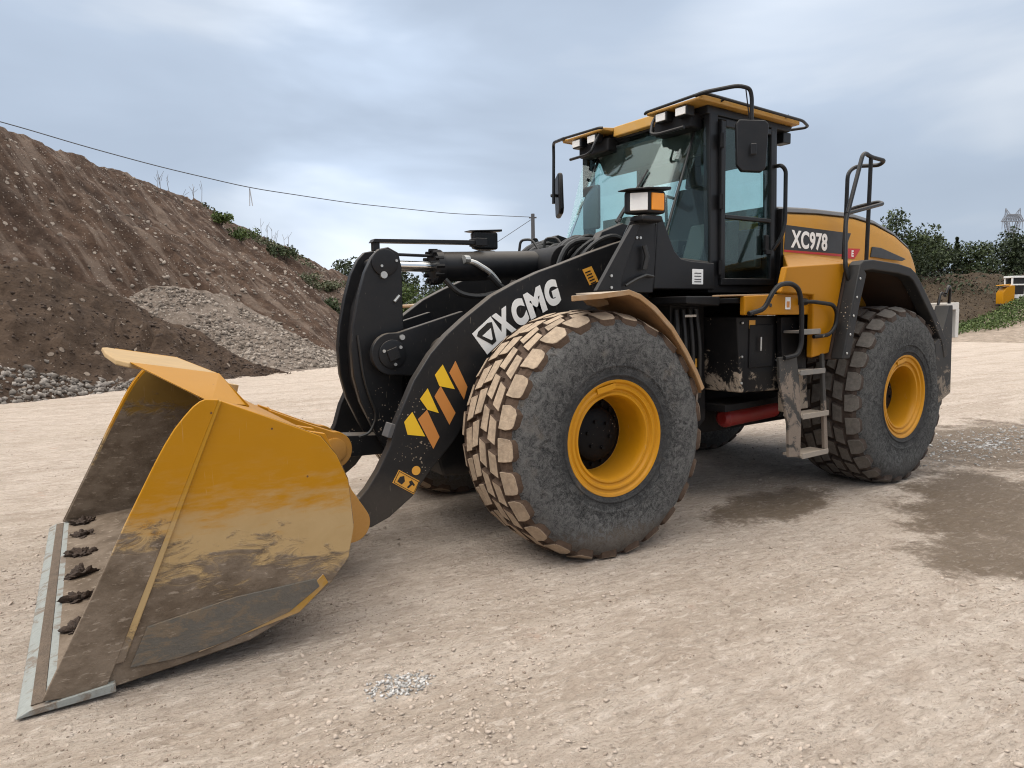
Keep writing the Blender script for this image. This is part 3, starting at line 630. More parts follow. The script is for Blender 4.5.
# bushes on the bank
def bank_z(u, v):
    t = Wp(u, v); q = BP.reshape(-1, 3); k = np.argmin((q[:, 0] - t.x) ** 2 + (q[:, 1] - t.y) ** 2); return q[k, 2]
GB = 'bushes on the bank'
for i, (u, v, h, w, mt, lb, n, ls) in enumerate([(-13.94, 34.85, .75, 1.5, 'leaf_light', 'bright green bush highest on the bank', 700, .13), (-13.17, 35.2, .8, 1.8, 'leaf_light', 'green bush just below the brightest bush on the bank', 800, .13),
    (-12.05, 38.5, .9, 1.9, 'leaf_mid', 'green bush in the middle of the bank slope', 800, .14), (-8.9, 35.0, .9, 1.9, 'leaf_mid', 'green bush low on the bank beside the rocker arm', 800, .14),
    (-9.36, 38.7, .7, 1.8, 'leaf_grey', 'grey green bush above the lowest bush on the bank', 600, .13), (-10.68, 36.5, .5, 2.2, 'leaf_grey', 'thin grey green bush midway between two greener bushes', 420, .12),
    (-10.1, 37.6, .5, 1.8, 'leaf_grey', 'low scrubby bush right of the thin grey green one', 350, .12)]):
    r = np.random.default_rng(80 + i); lob = [((r.random() - .5) * w * .7, (r.random() - .5) * w * .7, h * (.25 + .4 * r.random()), w * .17) for _ in range(9)]
    t = tag(empty('bush', Wp(u, v, bank_z(u, v))), lb, 'bush', GB); V, Fq = leaves(crown_pts(n, lob, r), np.full(n, ls), 1, r); npmesh('foliage', V, Fq, M[mt], t)
    m = MB()
    for k in range(5): m.tube([(0, 0, -.1), (math.cos(k * 1.26) * w * .22, math.sin(k * 1.26) * w * .22, h * .5)], [.025, .008], 5)
    m.build('stem', M['bark'], t)
# low weeds along the upper bank (uncountable)
r = np.random.default_rng(99); pts = []
nr, ns = BP.shape[:2]
for _ in range(2200):
    s_ = .47 + .16 * r.random(); t_ = .80 + .17 * r.random(); q = BP[int(t_ * (nr - 1)), int(s_ * (ns - 1))]
    if fbm(s_ * 60, t_ * 12, 2) > -.05: pts.append(q + np.array([0, 0, .04 + .16 * r.random()]))
V, Fq = leaves(np.array(pts), np.full(len(pts), .14), 1, r)
tag(npmesh('weeds', V, Fq, M['leaf_grey']), 'grey green weeds growing along the top of the bank', 'weeds', kind='stuff')
for i, (s_, lb, n) in enumerate([(.445, 'sparse dry stalks standing on the bank crest, left clump', 4), (.475, 'sparse dry stalks standing on the bank crest, middle clump', 4), (.575, 'dry stalks on the crest above the bright green bushes', 5), (.60, 'dry stalks on the crest right of the bright green bushes', 5)]):
    q = BP[-1, int(s_ * (ns - 1))]; m = MB(); rr = random.Random(i)
    for k in range(n):
        x, y = rr.uniform(-.5, .5), rr.uniform(-.5, .5); hgt = rr.uniform(.5, 1.0)
        m.tube([(x, y, -.2), (x + rr.uniform(-.1, .1), y, hgt * .6), (x + rr.uniform(-.25, .25), y + rr.uniform(-.2, .2), hgt)], [.012, .010, .006], 5)
        m.tube([(x, y, hgt * .5), (x + rr.uniform(-.2, .2), y, hgt * .8)], [.008, .005], 4)
    o = m.build('dry_weed', M['dry']); o.location = q; tag(o, lb, 'dry weed', 'dry stalks on the bank crest')
# grass and bracken on the right
V, Fq = leaves(RBP.reshape(-1, 3)[r.choice(RBP.shape[0] * RBP.shape[1], 9000)] + np.c_[r.normal(size=(9000, 2)) * .3, .15 + .3 * r.random(9000)], np.full(9000, .14), 1, r)
tag(npmesh('bracken', V, Fq, M['bracken']), 'dead brown bracken covering the slope below the trees', 'bracken', kind='stuff')
uu = []
for _ in range(5200):
    s_ = r.random(); t_ = .62 + .38 * r.random(); q = RBP[int(t_ * (RBP.shape[0] - 1)), int(s_ * (RBP.shape[1] - 1))]
    if fbm(s_ * 26, t_ * 5, 3) > -.06 - .5 * (t_ - .75): uu.append(q + np.array([r.normal() * .3, r.normal() * .3, .1 + .5 * r.random()]))
V, Fq = leaves(np.array(uu), np.full(len(uu), .24), 1, r)
tag(npmesh('undergrowth', V, Fq, M['leaf_dark']), 'dark green undergrowth along the top of the brown slope', 'undergrowth', kind='stuff')
vv = []
for _ in range(22000):
    s_ = r.random(); t_ = .50 + .50 * r.random() ** .8; q = VP[int(t_ * (VP.shape[0] - 1)), int(s_ * (VP.shape[1] - 1))]; vv.append(q + np.array([r.normal() * .15, r.normal() * .15, .06 + .16 * r.random()]))
V, Fq = leaves(np.array(vv), np.full(len(vv), .12), 1, r)
tag(npmesh('grass', V, Fq, M['leaf_light']), 'bright green grass on the verge slope', 'grass', kind='stuff')
# ------------------------------------------------------------------ pole, cable, pylon, excavator
t = tag(empty('utility_pole', Wp(1.57, 48, 0)), 'slim dark utility pole showing just above the lift arms', 'utility pole')
MB().tube([(0, 0, -.5), (0, 0, 8.3)], [.17, .12], 10).build('pole', M['polewood'], t)
MB().tube([tuple(RT2 * -.25 + Vector((0, 0, 8.05))), tuple(RT2 * .25 + Vector((0, 0, 8.05)))], .05, 8).build('crossarm', M['polewood'], t)
m = MB()
pts = [(-24, 27.5, 10.6), (-19.98, 30, 9.66), (-18.17, 31, 9.14), (-15.79, 33, 8.6), (-12.83, 36, 8.14), (-8.78, 40, 7.95), (-3.6, 44, 7.85), (1.38, 48, 8.09)]
tag(m.tube([Wp(*q) for q in pts], .022, 6, smooth=1.2).build('overhead_cable', M['wire']), 'sagging overhead cable running from the pole over the bank', 'cable')
tag(MB().tube([Wp(1.5, 48, 7.95), Wp(-.83, 47.6, 6.44), Wp(-5.5, 47, 3.4), Wp(-10, 46.5, .4)], .022, 6).build('guy_wire', M['wire']), 'thin guy wire slanting down from the pole top', 'wire')
m = MB()
for dx in (-.06, .08): m.prism([(0, 0), (.05, 0), (.07 + dx, -.85), (.03 + dx, -.86)], 0, .012)
o = m.build('warning_tape', M['tape']); o.location = Wp(-12.88, 36, 8.12); o.rotation_euler = (0, 0, math.atan2(RT2.y, RT2.x)); tag(o, 'frayed pale tape hanging from the overhead cable', 'tape')
t = tag(empty('pylon', Wp(209.3, 300, 0)), 'grey lattice electricity pylon on the skyline', 'pylon'); t.rotation_euler = (0, 0, math.atan2(RT2.y, RT2.x))
m = MB(); bw = .16
def strut(mm, a, b, w=bw): mm.tube([a, b], w, 4)
def lat_leg(mm, p0, p1, q0, q1, n):
    for i in range(n):
        a = Vector(p0).lerp(Vector(p1), i / n); b = Vector(p0).lerp(Vector(p1), (i + 1) / n); c = Vector(q0).lerp(Vector(q1), i / n); d = Vector(q0).lerp(Vector(q1), (i + 1) / n)
        strut(mm, a, d, .09); strut(mm, c, b, .09); strut(mm, b, d, .09)
for y in (-1, 1):
    lo, mi, hi = 3.4, 1.1, 2.9
    for sg in (-1, 1):
        strut(m, (sg * lo, y * lo, 0), (sg * mi, y * 1.4, 29)); strut(m, (sg * mi, y * 1.4, 29), (sg * hi, y * .9, 36.5)); strut(m, (sg * .4, y * .9, 31), (sg * 2.0, y * .9, 36.5))
        lat_leg(m, (sg * mi, y * 1.4, 29), (sg * hi, y * .9, 36.5), (sg * .4, y * .9, 31), (sg * 2.0, y * .9, 36.5), 4)
    lat_leg(m, (-lo, y * lo, 0), (-mi, y * 1.4, 29), (lo, y * lo, 0), (mi, y * 1.4, 29), 6)
for sg in (-1, 1): lat_leg(m, (sg * lo, -lo, 0), (sg * mi, -1.4, 29), (sg * lo, lo, 0), (sg * mi, 1.4, 29), 6)
m.build('tower_lattice', M['lattice'], t)
m = MB()
for y in (-.9, .9):
    strut(m, (-4.6, y * .3, 36.6), (4.6, y * .3, 36.6)); strut(m, (-4.6, y * .3, 36.6), (-2.6, y, 39.4)); strut(m, (4.6, y * .3, 36.6), (2.6, y, 39.4)); strut(m, (-2.6, y, 39.4), (2.6, y, 39.4))
    lat_leg(m, (-4.5, y * .4, 36.6), (4.5, y * .4, 36.6), (-2.6, y, 39.4), (2.6, y, 39.4), 8)
    for sg in (-1, 1): strut(m, (sg * 2.6, y, 39.4), (sg * 3.0, 0, 42.0)); strut(m, (sg * 1.6, y, 39.4), (sg * 3.0, 0, 42.0))
m.build('crossarm', M['lattice'], t)
m = MB()
for x in (-4.2, 0, 4.2): m.tube([(x, 0, 36.4), (x, 0, 33.4)], .12, 6)
m.build('insulator', M['lattice'], t)

t = tag(empty('excavator', Wp(36.2, 51.5, 1.30)), 'small yellow excavator with white cab parked below the trees', 'excavator'); t.rotation_euler = (0, 0, math.atan2(RT2.y, RT2.x)); t.scale = (.86, .86, .86)
m = MB()
for y in (-.75, .75): m.prism([(-1.3, .1), (-1.1, 0), (1.1, 0), (1.3, .1), (1.35, .3), (1.15, .5), (-1.15, .5), (-1.35, .3)], y - .22, y + .22)
m.build('track', M['black_deep'], t, .04)
m = MB(); m.prism([(-1.08, .6), (-.1, .6), (-.1, 2.1), (-.35, 2.15), (-.80, 1.95), (-1.10, 1.5)], -.45, .45); m.prism([(-1.15, 2.1), (-.5, 2.15), (-.5, 2.25), (-1.1, 2.2)], -.5, .5); m.box((0, 0, .55), (1.2, 1.2, .16)); bd = m.build('body', M['yellow'], t, .06); m = MB(); m.prism([(-.95, .9), (-.35, .9), (-.35, 1.4), (-.95, 1.35)], .451, .47); m.build('grille', M['dec_black'], bd)
m = MB()
for x, y in ((.0, .1), (1.1, .1), (.0, .95), (1.1, .95)): m.box((x, y, 1.95), (.12, .12, 1.7))
m.box((.55, .52, 2.85), (1.3, 1.05, .16)); m.box((.55, .52, 2.2), (1.2, .95, .12)); m.box((.55, .52, 1.2), (1.2, .95, .35)); c = m.build('cab', M['white'], t, .02); m = MB(); m.prism([(-.1, .55), (1.4, .55), (1.4, 1.05), (-.1, 1.05)], -.92, .92); m.build('platform', M['black_deep'], t, .03)
MB().box((.55, .52, 2.0), (1.05, .8, 1.5)).build('window', M['dec_black'], c)
m = MB(); m.prism([(1.2, .9), (1.5, 1.3), (2.6, 2.5), (3.6, 2.6), (3.6, 2.35), (2.7, 2.25), (1.7, 1.1), (1.4, .75)], -.5, -.2); m.build('boom', M['yellow'], t, .02)
m = MB(); m.prism([(3.5, 2.65), (3.7, 2.55), (3.6, .9), (3.45, .9)], -.45, -.25); m.prism([(3.4, .95), (3.7, .95), (3.75, .5), (3.2, .3), (3.1, .6)], -.75, .05); m.build('dipper', M['yellow'], t, .02)

# ================================================================== the wheel loader
L = tag(empty('wheel_loader'), 'yellow and black wheel loader with its bucket lowered to the pale ground', 'wheel loader')
def arc(cx, cz, r, a0, a1, n): return [(cx + r * math.cos(R_(a0 + (a1 - a0) * i / n)), cz + r * math.sin(R_(a0 + (a1 - a0) * i / n))) for i in range(n + 1)]
# ---------------- bucket
side = [(3.30, .055), (3.04, .03), (2.76, .06), (2.44, .10), (2.20, .19), (2.03, .30), (1.93, .42), (1.895, .58), (1.915, .83), (1.97, .97), (2.05, 1.08), (2.30, 1.20), (2.53, 1.305), (2.575, 1.308), (2.605, 1.300), (2.635, 1.278), (2.675, 1.235), (2.72, 1.18), (2.765, 1.11), (2.81, 1.03), (2.87, .915), (2.94, .78), (3.06, .535)]
outer = [(3.06, .02), (2.76, .045), (2.44, .085), (2.21, .17), (2.04, .28), (1.93, .41), (1.90, .58), (1.92, .83), (1.975, .97), (2.05, 1.075), (2.30, 1.195), (2.54, 1.30)]
inner = [(2.55, 1.27), (2.31, 1.165), (2.08, 1.05), (2.01, .95), (1.955, .82), (1.935, .58), (1.965, .43), (2.07, .31), (2.23, .205), (2.45, .125), (2.76, .085), (3.06, .06)]
m = MB(); m.prism(outer + inner, -1.575, 1.575)
bk = m.build('bucket', [M['bucket']], L, .006)
MB().prism([(x + (.012 if i < 6 else .006), z + .004) for i, (x, z) in enumerate(inner)] + [(x + .02 if i < 6 else x + .01, z + .014) for i, (x, z) in reversed(list(enumerate(inner)))], -1.572, 1.572).build('inner_liner', M['bucket_in'], bk)
for sg in (1, -1):
    y0, y1 = sorted((sg * 1.572, sg * 1.604))
    sp = MB().prism(side, y0, y1).build('side_plate', [M['bucket']], bk, .006)
    # thicker front strip, its rear edge reads as the welded rib
    strip = [(3.31, .052), (3.075, .026), (2.525, 1.306), (2.585, 1.312), (2.61, 1.303), (2.64, 1.281), (2.68, 1.238), (2.725, 1.183), (2.77, 1.113), (2.815, 1.033), (2.875, .918), (2.945, .783), (3.065, .538)]
    y0, y1 = sorted((sg * 1.60, sg * 1.622)); MB().prism(strip, y0, y1).build('side_cutter', M['cutter'], bk, .005)
    y0, y1 = sorted((sg * 1.566, sg * 1.573)); MB().prism([(x * .985 + .02, z * .97 + .03) for x, z in side], y0, y1).build('side_liner', M['bucket_in'], bk)
    y0, y1 = sorted((sg * 1.603, sg * 1.619)); MB().prism([(2.512, 1.30), (2.535, 1.30), (3.065, .14), (2.99, .14)], y0, y1).build('weld_bead', M['bead'], bk, .006)
    y0, y1 = sorted((sg * 1.600, sg * 1.609)); MB().prism([(2.07, .36), (2.045, .31), (2.20, .185), (2.68, .10), (2.68, .125), (2.24, .215)], y0, y1).build('rubbed_edge', M['yel_worn'], bk, .003)
    wear = [(2.97, .105), (2.89, .28), (2.5, .335), (2.11, .345), (2.09, .30), (2.25, .20), (2.54, .125), (2.78, .095)]
    y0, y1 = sorted((sg * 1.60, sg * 1.612)); MB().prism(wear, y0, y1).build('wear_plate', M['wearp'], bk, .004)
MB().prism([(3.405, .006), (3.398, .014), (3.352, .034), (3.03, .062), (3.03, .020)], -1.635, 1.635).build('cutting_edge', M['wornsteel'], bk, .003)
MB().prism([(3.352, .035), (3.350, .041), (3.300, .045), (3.300, .036)], -1.60, 1.60).build('packed_mud', M['mudpack'], bk, .002)
MB().prism([(3.299, .038), (3.298, .046), (3.262, .049), (3.262, .038)], -1.595, 1.595).build('edge_strip', M['wornsteel'], bk, .002)
MB().prism([(3.264, .04), (3.264, .052), (3.02, .072), (3.02, .05)], -1.568, 1.568).build('floor_plate', M['bucket_in'], bk)
# spill guard: flat centre plate and two wings bent down to the side plates
def plate(mb, q, th):
    a = [Vector(p) for p in q]; n = (a[1] - a[0]).cross(a[2] - a[0]).normalized()
    if n.z < 0: n = -n
    mb.hull([p for p in a], [p - n * th for p in a])
gd = MB(); plate(gd, [(2.86, 1.08, 1.470), (2.92, 1.02, 1.487), (2.955, .5, 1.503), (2.955, -.5, 1.503), (2.92, -1.02, 1.487), (2.86, -1.08, 1.470), (2.43, -1.02, 1.385), (2.43, 1.02, 1.385)], .028)
guard = gd.build('spill_guard', [M['guard_top']], bk, .008)
for sg in (1, -1):
    w = MB(); plate(w, [(2.862, sg * 1.085, 1.474), (2.43, sg * 1.022, 1.388), (2.30, sg * 1.03, 1.20), (2.55, sg * 1.57, 1.29)], .026); w.build('guard_wing', [M['bucket']], bk, .006)
w = MB(); plate(w, [(2.43, 1.02, 1.387), (2.43, -1.02, 1.387), (2.28, -1.03, 1.195), (2.28, 1.03, 1.195)], .026); w.build('guard_back', M['bucket'], bk, .005)
for sg in (1, -1):
    MB().tube([(2.40, sg * .9, 1.20), (2.37, sg * .9, 1.32)], .06, 16).build('guard_pad', M['guard_top'], bk)
# hinge ears and link hook on the back
ear = [(1.96, 1.00), (1.80, .96), (1.645, .58)] + arc(1.655, .355, .125, 150, 275, 12) + [(1.70, .235), (1.80, .30), (2.0, .36), (1.93, .5)]
for sg in (1, -1):
    for yy in (.50, .76):
        y0, y1 = sorted((sg * yy, sg * (yy + .05))); MB().prism(ear, y0, y1).build('hinge_ear', M['yellow'], bk, .006)
    y0, y1 = sorted((sg * .46, sg * .805)); MB().lathe([(.055, y0), (.055, y1)], (1.655, .36), 20).build('hinge_pin', M['black'], bk, .004)
hook = [(2.0, 1.06), (1.72, .93)] + arc(1.575, .735, .135, 90, 265, 12) + [(1.75, .50), (1.93, .5)]
for sg in (1, -1):
    y0, y1 = sorted((sg * .14, sg * .22)); MB().prism(hook, y0, y1).build('link_hook', M['yellow'], bk, .006)
    MB().prism([(1.99, .99), (1.955, .99), (1.80, .50), (1.84, .44), (1.95, .5)], sg * 1.02, sg * 1.07).build('back_rib', M['yellow'], bk, .005)
MB().lathe([(.05, -.2), (.05, .2)], (1.575, .735), 20).build('hook_pin', M['black'], bk, .004)
MB().lathe([(.09, .21), (.09, .232), (.075, .236)], (1.575, .735), 24).build('hook_cap', M['yellow'], bk, .003)
# ---------------- lift arms
topl = [(1.60, .475), (1.545, .475), (1.49, .53), (1.41, .64), (1.32, .80), (1.27, .96), (1.13, 1.24), (1.0, 1.42), (.87, 1.55), (.73, 1.66), (.5, 1.82), (.30, 1.915), (.09, 2.0), (-.10, 2.06), (-.35, 2.145), (-.63, 2.235), (-.82, 2.285)]
tail = arc(-.92, 2.10, .19, 90, 250, 10)
botl = [(-.80, 1.84), (-.45, 1.74), (-.1, 1.60), (.25, 1.40), (.52, 1.18), (.70, .97), (.83, .79), (1.02, .60), (1.16, .435), (1.34, .31), (1.47, .262)]
nose = arc(1.655, .36, .118, 235, 450, 12)
arm_poly = topl + tail + botl + nose
def on_arm(mb, q, y, th=.0025, sg=1):
    y0, y1 = sorted((sg * y, sg * (y + th))); mb.prism(q, y0, y1)
def glyphs(text, size, mat, name, parent, y, origin, ang, sg=1, offset=.0, shear=.0, rear=False, ext=.0015, sx=1.0, fit=None, space=1.0):
    c = bpy.data.curves.new(name, 'FONT'); c.body = text; c.size = size; c.offset = offset; c.shear = shear; c.extrude = ext; c.space_character = space
    tmp = bpy.data.objects.new(name, c); COL.objects.link(tmp); dg = bpy.context.evaluated_depsgraph_get()
    me = bpy.data.meshes.new_from_object(tmp.evaluated_get(dg)); COL.objects.unlink(tmp); bpy.data.objects.remove(tmp); bpy.data.curves.remove(c)
    if fit:
        xs_ = [v.co.x for v in me.vertices]; ys_ = [v.co.y for v in me.vertices]; x0, y0 = min(xs_), min(ys_); kx = fit[0] / (max(xs_) - x0); ky = fit[1] / (max(ys_) - y0)
        for v in me.vertices: v.co.x = (v.co.x - x0) * kx; v.co.y = (v.co.y - y0) * ky; v.co.x += v.co.y * fit[2]
    ca, sa = math.cos(ang), math.sin(ang)
    # text x runs towards -X on the left side (seen from +y), up is +z
    Mx = Matrix(((-ca * sg * sx, sa * sg, 0, origin[0]), (0, 0, sg, y * sg), (sa * sx, ca, 0, origin[1]), (0, 0, 0, 1)))
    me.transform(Mx); me.name = name
    return link(name, me, mat, parent, 0, rear)
bolt_spots = []
for sg in (1, -1):
    y0, y1 = sorted((sg * .575, sg * .66)); arm = MB().prism(arm_poly, y0, y1).build('lift_arm', M['black'], L, .010)
    for (a, b) in ((.38, .30), ):
        MB().lathe([(.10, sg * .655), (.10, sg * .672), (.06, sg * .676)], (-.92, 2.10), 24).build('pivot_cap', M['black_deep'], arm)
    if sg == 1:
        ye, orr = MB(), MB()
        for q in ([(1.15, 1.025), (1.03 + .03, .845), (1.19, .87), (1.212, .96)], [(1.03, 1.18), (.95, 1.0), (1.035, 1.03), (1.09, 1.11)], [(.91, 1.34), (.82, 1.16), (.94, 1.19), (.972, 1.27)]): on_arm(ye, q, .6605)
        for q in ([(1.04, 1.03), (.95, .83), (1.0, .75), (1.11, .97)], [(.93, 1.19), (.82, .99), (.87, .91), (.98, 1.12)], [(.81, 1.36), (.72, 1.17), (.75, 1.08), (.86, 1.28)]): on_arm(orr, q, .6605)
        ye.build('chevron', M['dec_yellow'], arm); orr.build('chevron', M['dec_orange'], arm)
        q = MB(); on_arm(q, [(1.262, .634), (1.112, .536), (1.158, .446), (1.312, .55)], .6605); q.build('warning_label', M['label_orange'], arm)
        q = MB()
        def lp(a, b): # label coordinates: a along, b up
            o = Vector((1.311, .549)); ex = Vector((1.158 - 1.311, .446 - .549)); ey = Vector((1.262 - 1.311, .634 - .549)); v = o + ex * a + ey * b; return (v.x, v.y)
        for fr in ([(.03, .06), (.97, .06), (.97, .10), (.03, .10)], [(.03, .90), (.97, .90), (.97, .94), (.03, .94)], [(.03, .10), (.05, .10), (.05, .90), (.03, .90)], [(.95, .10), (.97, .10), (.97, .90), (.95, .90)],
                   [(.14, .25), (.36, .2), (.42, .5), (.30, .8), (.16, .62)], [(.60, .2), (.68, .2), (.76, .55), (.84, .5), (.86, .62), (.66, .8), (.58, .62), (.66, .5)]): on_arm(q, [lp(*p) for p in fr], .664, .0015)
        q.build('warning_symbol', M['dec_black'], arm)
        MB().lathe([(.032, .6605), (.032, .6635)], (1.135, .612), 24).build('reflector', M['label_orange'], arm)
        q = MB(); on_arm(q, [(-.31, 2.02), (-.40, 2.048), (-.47, 1.93), (-.38, 1.90)], .6605); q.build('lift_label', M['label_orange'], arm)
        q = MB()
        for k in range(5):
            z0 = 2.0 - k * .021; x0 = -.335 - k * .0135; on_arm(q, [(x0, z0), (x0 - .05, z0 + .017), (x0 - .054, z0 + .008), (x0 - .004, z0 - .009)], .664, .0015)
        q.build('label_print', M['dec_black'], arm)
        # maker's mark and letters following the arm's curve
        q = MB(); cx, cz, an, h = .535, 1.532, R_(38), .098
        ex, ez = Vector((-math.cos(an), math.sin(an))), Vector((math.sin(an), math.cos(an)))
        P2 = lambda a, b: ((Vector((cx, cz)) + ex * a * h + ez * b * h).x, (Vector((cx, cz)) + ex * a * h + ez * b * h).y)
        on_arm(q, [P2(-1, -1), P2(1, -1), P2(1, 1), P2(-1, 1)], .6605); q.build('maker_mark', M['white'], arm)
        q = MB(); on_arm(q, [P2(-.82, .62), P2(-.5, .80), P2(.5, .80), P2(.82, .62), P2(.22, -.72), P2(-.22, -.72)], .6635, .0015); q.build('maker_mark', M['dec_black'], arm)
        q = MB(); on_arm(q, [P2(-.46, .34), P2(.46, .34), P2(.06, -.40), P2(-.06, -.40)], .6655, .0015); q.build('maker_mark', M['white'], arm)
        px_, pz_ = .428, 1.490
        for ch, w_, a_ in (('X', .160, 31), ('C', .138, 28.5), ('M', .178, 26), ('G', .142, 23.5)):
            glyphs(ch, .24, M['white'], 'lettering', arm, .662, (px_, pz_), R_(a_), 1, .016, 0, fit=(w_ - .010, .198, .10))
            px_ -= w_ * math.cos(R_(a_)); pz_ += w_ * math.sin(R_(a_))
    # small lugs and bolts on the arm's upper edge
    if sg == 1: MB().box((1.302, .60, .905), (.035, .11, .10), Matrix.Rotation(R_(-22), 3, 'Y')).build('stop_block', M['grey'], arm, .005)
MB().lathe([(.15, -.575), (.15, .575)], (.72, 1.38), 36).build('cross_tube', M['black'], L, .005)
# cross box with the two rocker brackets
for sg in (1, -1):
    br = arc(1.15, 1.41, .155, 60, 260, 14) + [(.98, 1.235), (.70, 1.22), (.52, 1.36), (.56, 1.66), (.80, 1.645)]
    br = [(2.3 - x if False else x, z) for x, z in br]
    br = [(1.15 + .155 * math.cos(R_(a)), 1.41 + .155 * math.sin(R_(a))) for a in range(-100, 100, 14)] + [(1.10, 1.565), (.57, 1.715), (.48, 1.50), (.62, 1.24), (.98, 1.24)]
    y0, y1 = sorted((sg * .27, sg * .325)); b = MB().prism(br, y0, y1).build('rocker_bracket', M['black'], L, .008)
    MB().lathe([(.105, sg * .324), (.105, sg * .338), (.085, sg * .343)], (1.15, 1.41), 28).build('pivot_cap', M['black_clean'], b, .003)
    MB().box((1.15, sg * .346, 1.41), (.085, .02, .085), Matrix.Rotation(R_(20), 3, 'Y')).build('lock_plate', M['black'], b, .003)
    q = MB()
    for a in (20, 140, 260): q.lathe([(.012, sg * .34), (.012, sg * .353)], (1.15 + .075 * math.cos(R_(a)), 1.41 + .075 * math.sin(R_(a))), 8)
    q.lathe([(.020, sg * .324), (.020, sg * .345)], (1.075, 1.53), 12)
    q.build('bolt', M['steel'], b)
# bellcrank
bc = [(1.10, 2.19), (1.17, 2.175), (1.23, 2.115), (1.29, 2.0), (1.345, 1.82), (1.39, 1.62), (1.41, 1.45), (1.40, 1.25), (1.355, 1.06), (1.27, .87), (1.20, .74), (1.14, .645), (1.05, .62), (.98, .68), (.985, .80), (1.03, 1.0), (1.02, 1.2), (.99, 1.4), (1.0, 1.65), (1.0, 2.05), (1.02, 2.15)]
b = None
for y0, y1 in ((.13, .19), (-.19, -.13)):
    q = MB().prism(bc, y0, y1).build('rocker', M['black'], L, .010)
    b = b or q
MB().prism([(1.15, 1.98), (1.22, 1.96), (1.30, 1.75), (1.34, 1.5), (1.33, 1.2), (1.25, .95), (1.10, .80), (1.03, .9), (1.08, 1.2), (1.05, 1.5), (1.08, 1.8)], -.132, .132).build('rocker_core', M['black_deep'], b, .006)
MB().lathe([(.10, .186), (.10, .205), (.08, .21)], (1.135, 2.075), 28).build('pin_cap', M['black_clean'], b, .003)
MB().lathe([(.05, -.2), (.05, .2)], (1.135, 2.075), 20).build('rod_pin', M['black_clean'], b)
q = MB()
for x, z, r0 in ((1.15, 1.985, .026), (1.165, 2.05, .010), (1.05, 2.09, .010)): q.lathe([(r0, .18), (r0, .218)], (x, z), 12)
q.build('bolt', M['steel'], b)
MB().tube([(1.07, .20, 1.79), (1.03, .20, 1.835)], .012, 8).build('grease_nipple', M['steel'], b)
q = MB(); q.tube([(1.36, .20, 1.55), (1.33, .215, 1.2), (1.24, .215, .95), (1.30, .21, .83), (1.38, .20, .81)], .010, 8, smooth=.12); q.build('grease_hose', M['rubber'], b)
# link from rocker to bucket
lk = arc(1.06, .71, .085, 60, 240, 8) + arc(1.575, .735, .085, 270, 450, 8)
MB().prism(lk, -.09, .09).build('bucket_link', M['black'], L, .008)
# tilt cylinder
tc = MB(); tc.tube([(.66, 0, 2.065), (.60, 0, 2.067), (.60, 0, 2.067), (-.28, 0, 2.10), (-.30, 0, 2.10)], [.135, .135, .118, .118, .09], 28); cyl = tc.build('tilt_cylinder', M['black_clean'], L, .004)
MB().tube([(1.13, 0, 2.072), (.62, 0, 2.066)], .043, 20).build('piston_rod', M['chrome'], cyl)
MB().tube([(1.08, 0, 2.155), (.62, 0, 2.15)], .012, 8).build('guide_rod', M['black_clean'], cyl)
q = MB()
for k in range(12):
    a = k * math.pi / 6; q.tube([(.62, .125 * math.cos(a), 2.066 + .125 * math.sin(a)), (.69, .125 * math.cos(a), 2.064 + .125 * math.sin(a))], .018, 6)
q.build('gland_bolt', M['black_deep'], cyl)
MB().lathe([(.10, -.13), (.10, .13)], (-.45, 2.11), 24).build('cylinder_eye', M['black_deep'], cyl, .004)
q = MB(); q.tube([(.42, .10, 2.11), (.36, .13, 2.10), (.22, .15, 2.02), (.15, .16, 1.93)], .022, 10, smooth=.08); q.tube([(.40, .11, 2.12), (.45, .12, 2.12)], .034, 10); q.build('oil_pipe', M['steel'], cyl)
q = MB()
q.tube([(.62, .13, 1.96), (.52, .16, 1.85), (.35, .18, 1.82), (.18, .20, 1.86), (-.1, .22, 1.92)], .022, 8, smooth=.2)
q.tube([(.24, .16, 2.0), (.12, .17, 1.88), (-.05, .18, 1.85)], .026, 8, smooth=.2)
q.build('hydraulic_hose', M['rubber'], L)
# bucket position bar over the cylinder
q = MB(); q.prism([(1.17, 2.235), (1.15, 2.262), (.22, 2.285), (.22, 2.252)], -.045, .045); q.box((1.13, 0, 2.21), (.05, .06, .07)); q.box((.25, 0, 2.27), (.10, .13, .06)); q.build('position_bar', M['black_clean'], L, .004)
# hoses bundled over the front frame before the windscreen
q = MB(); rr = random.Random(5)
for k in range(11):
    y = -.38 + k * .075; s_ = rr.uniform(-.05, .05)
    q.tube([(-.30 + s_, y, 2.0), (-.40 + s_, y + .03, 2.22 + rr.uniform(-.03, .05)), (-.62, y + .05, 2.30 + rr.uniform(-.04, .06)), (-.85, y, 2.24), (-1.1, y, 2.02)], rr.choice((.018, .024, .03)), 8, smooth=.16)
for k in range(4):
    y = .1 + k * .12; q.tube([(-.35, y, 2.02), (-.48, y + .1, 2.24), (-.72, y + .12, 2.33), (-.98, y, 2.18)], .02, 8, smooth=.15)
for k in range(5): q.tube([(-.32 - k * .13, -.3 + .2 * k, 2.2), (-.33 - k * .13, -.28 + .2 * k, 2.34), (-.40 - k * .13, -.2 + .2 * k, 2.34), (-.42 - k * .13, -.1 + .2 * k, 2.22)], .012, 6, smooth=.04)
q.build('hose_bundle', M['rubber'], L)
MB().lathe([(.17, -.30), (.17, .30)], (-.42, 2.08), 28).build('hose_drum', M['black_deep'], L, .008)
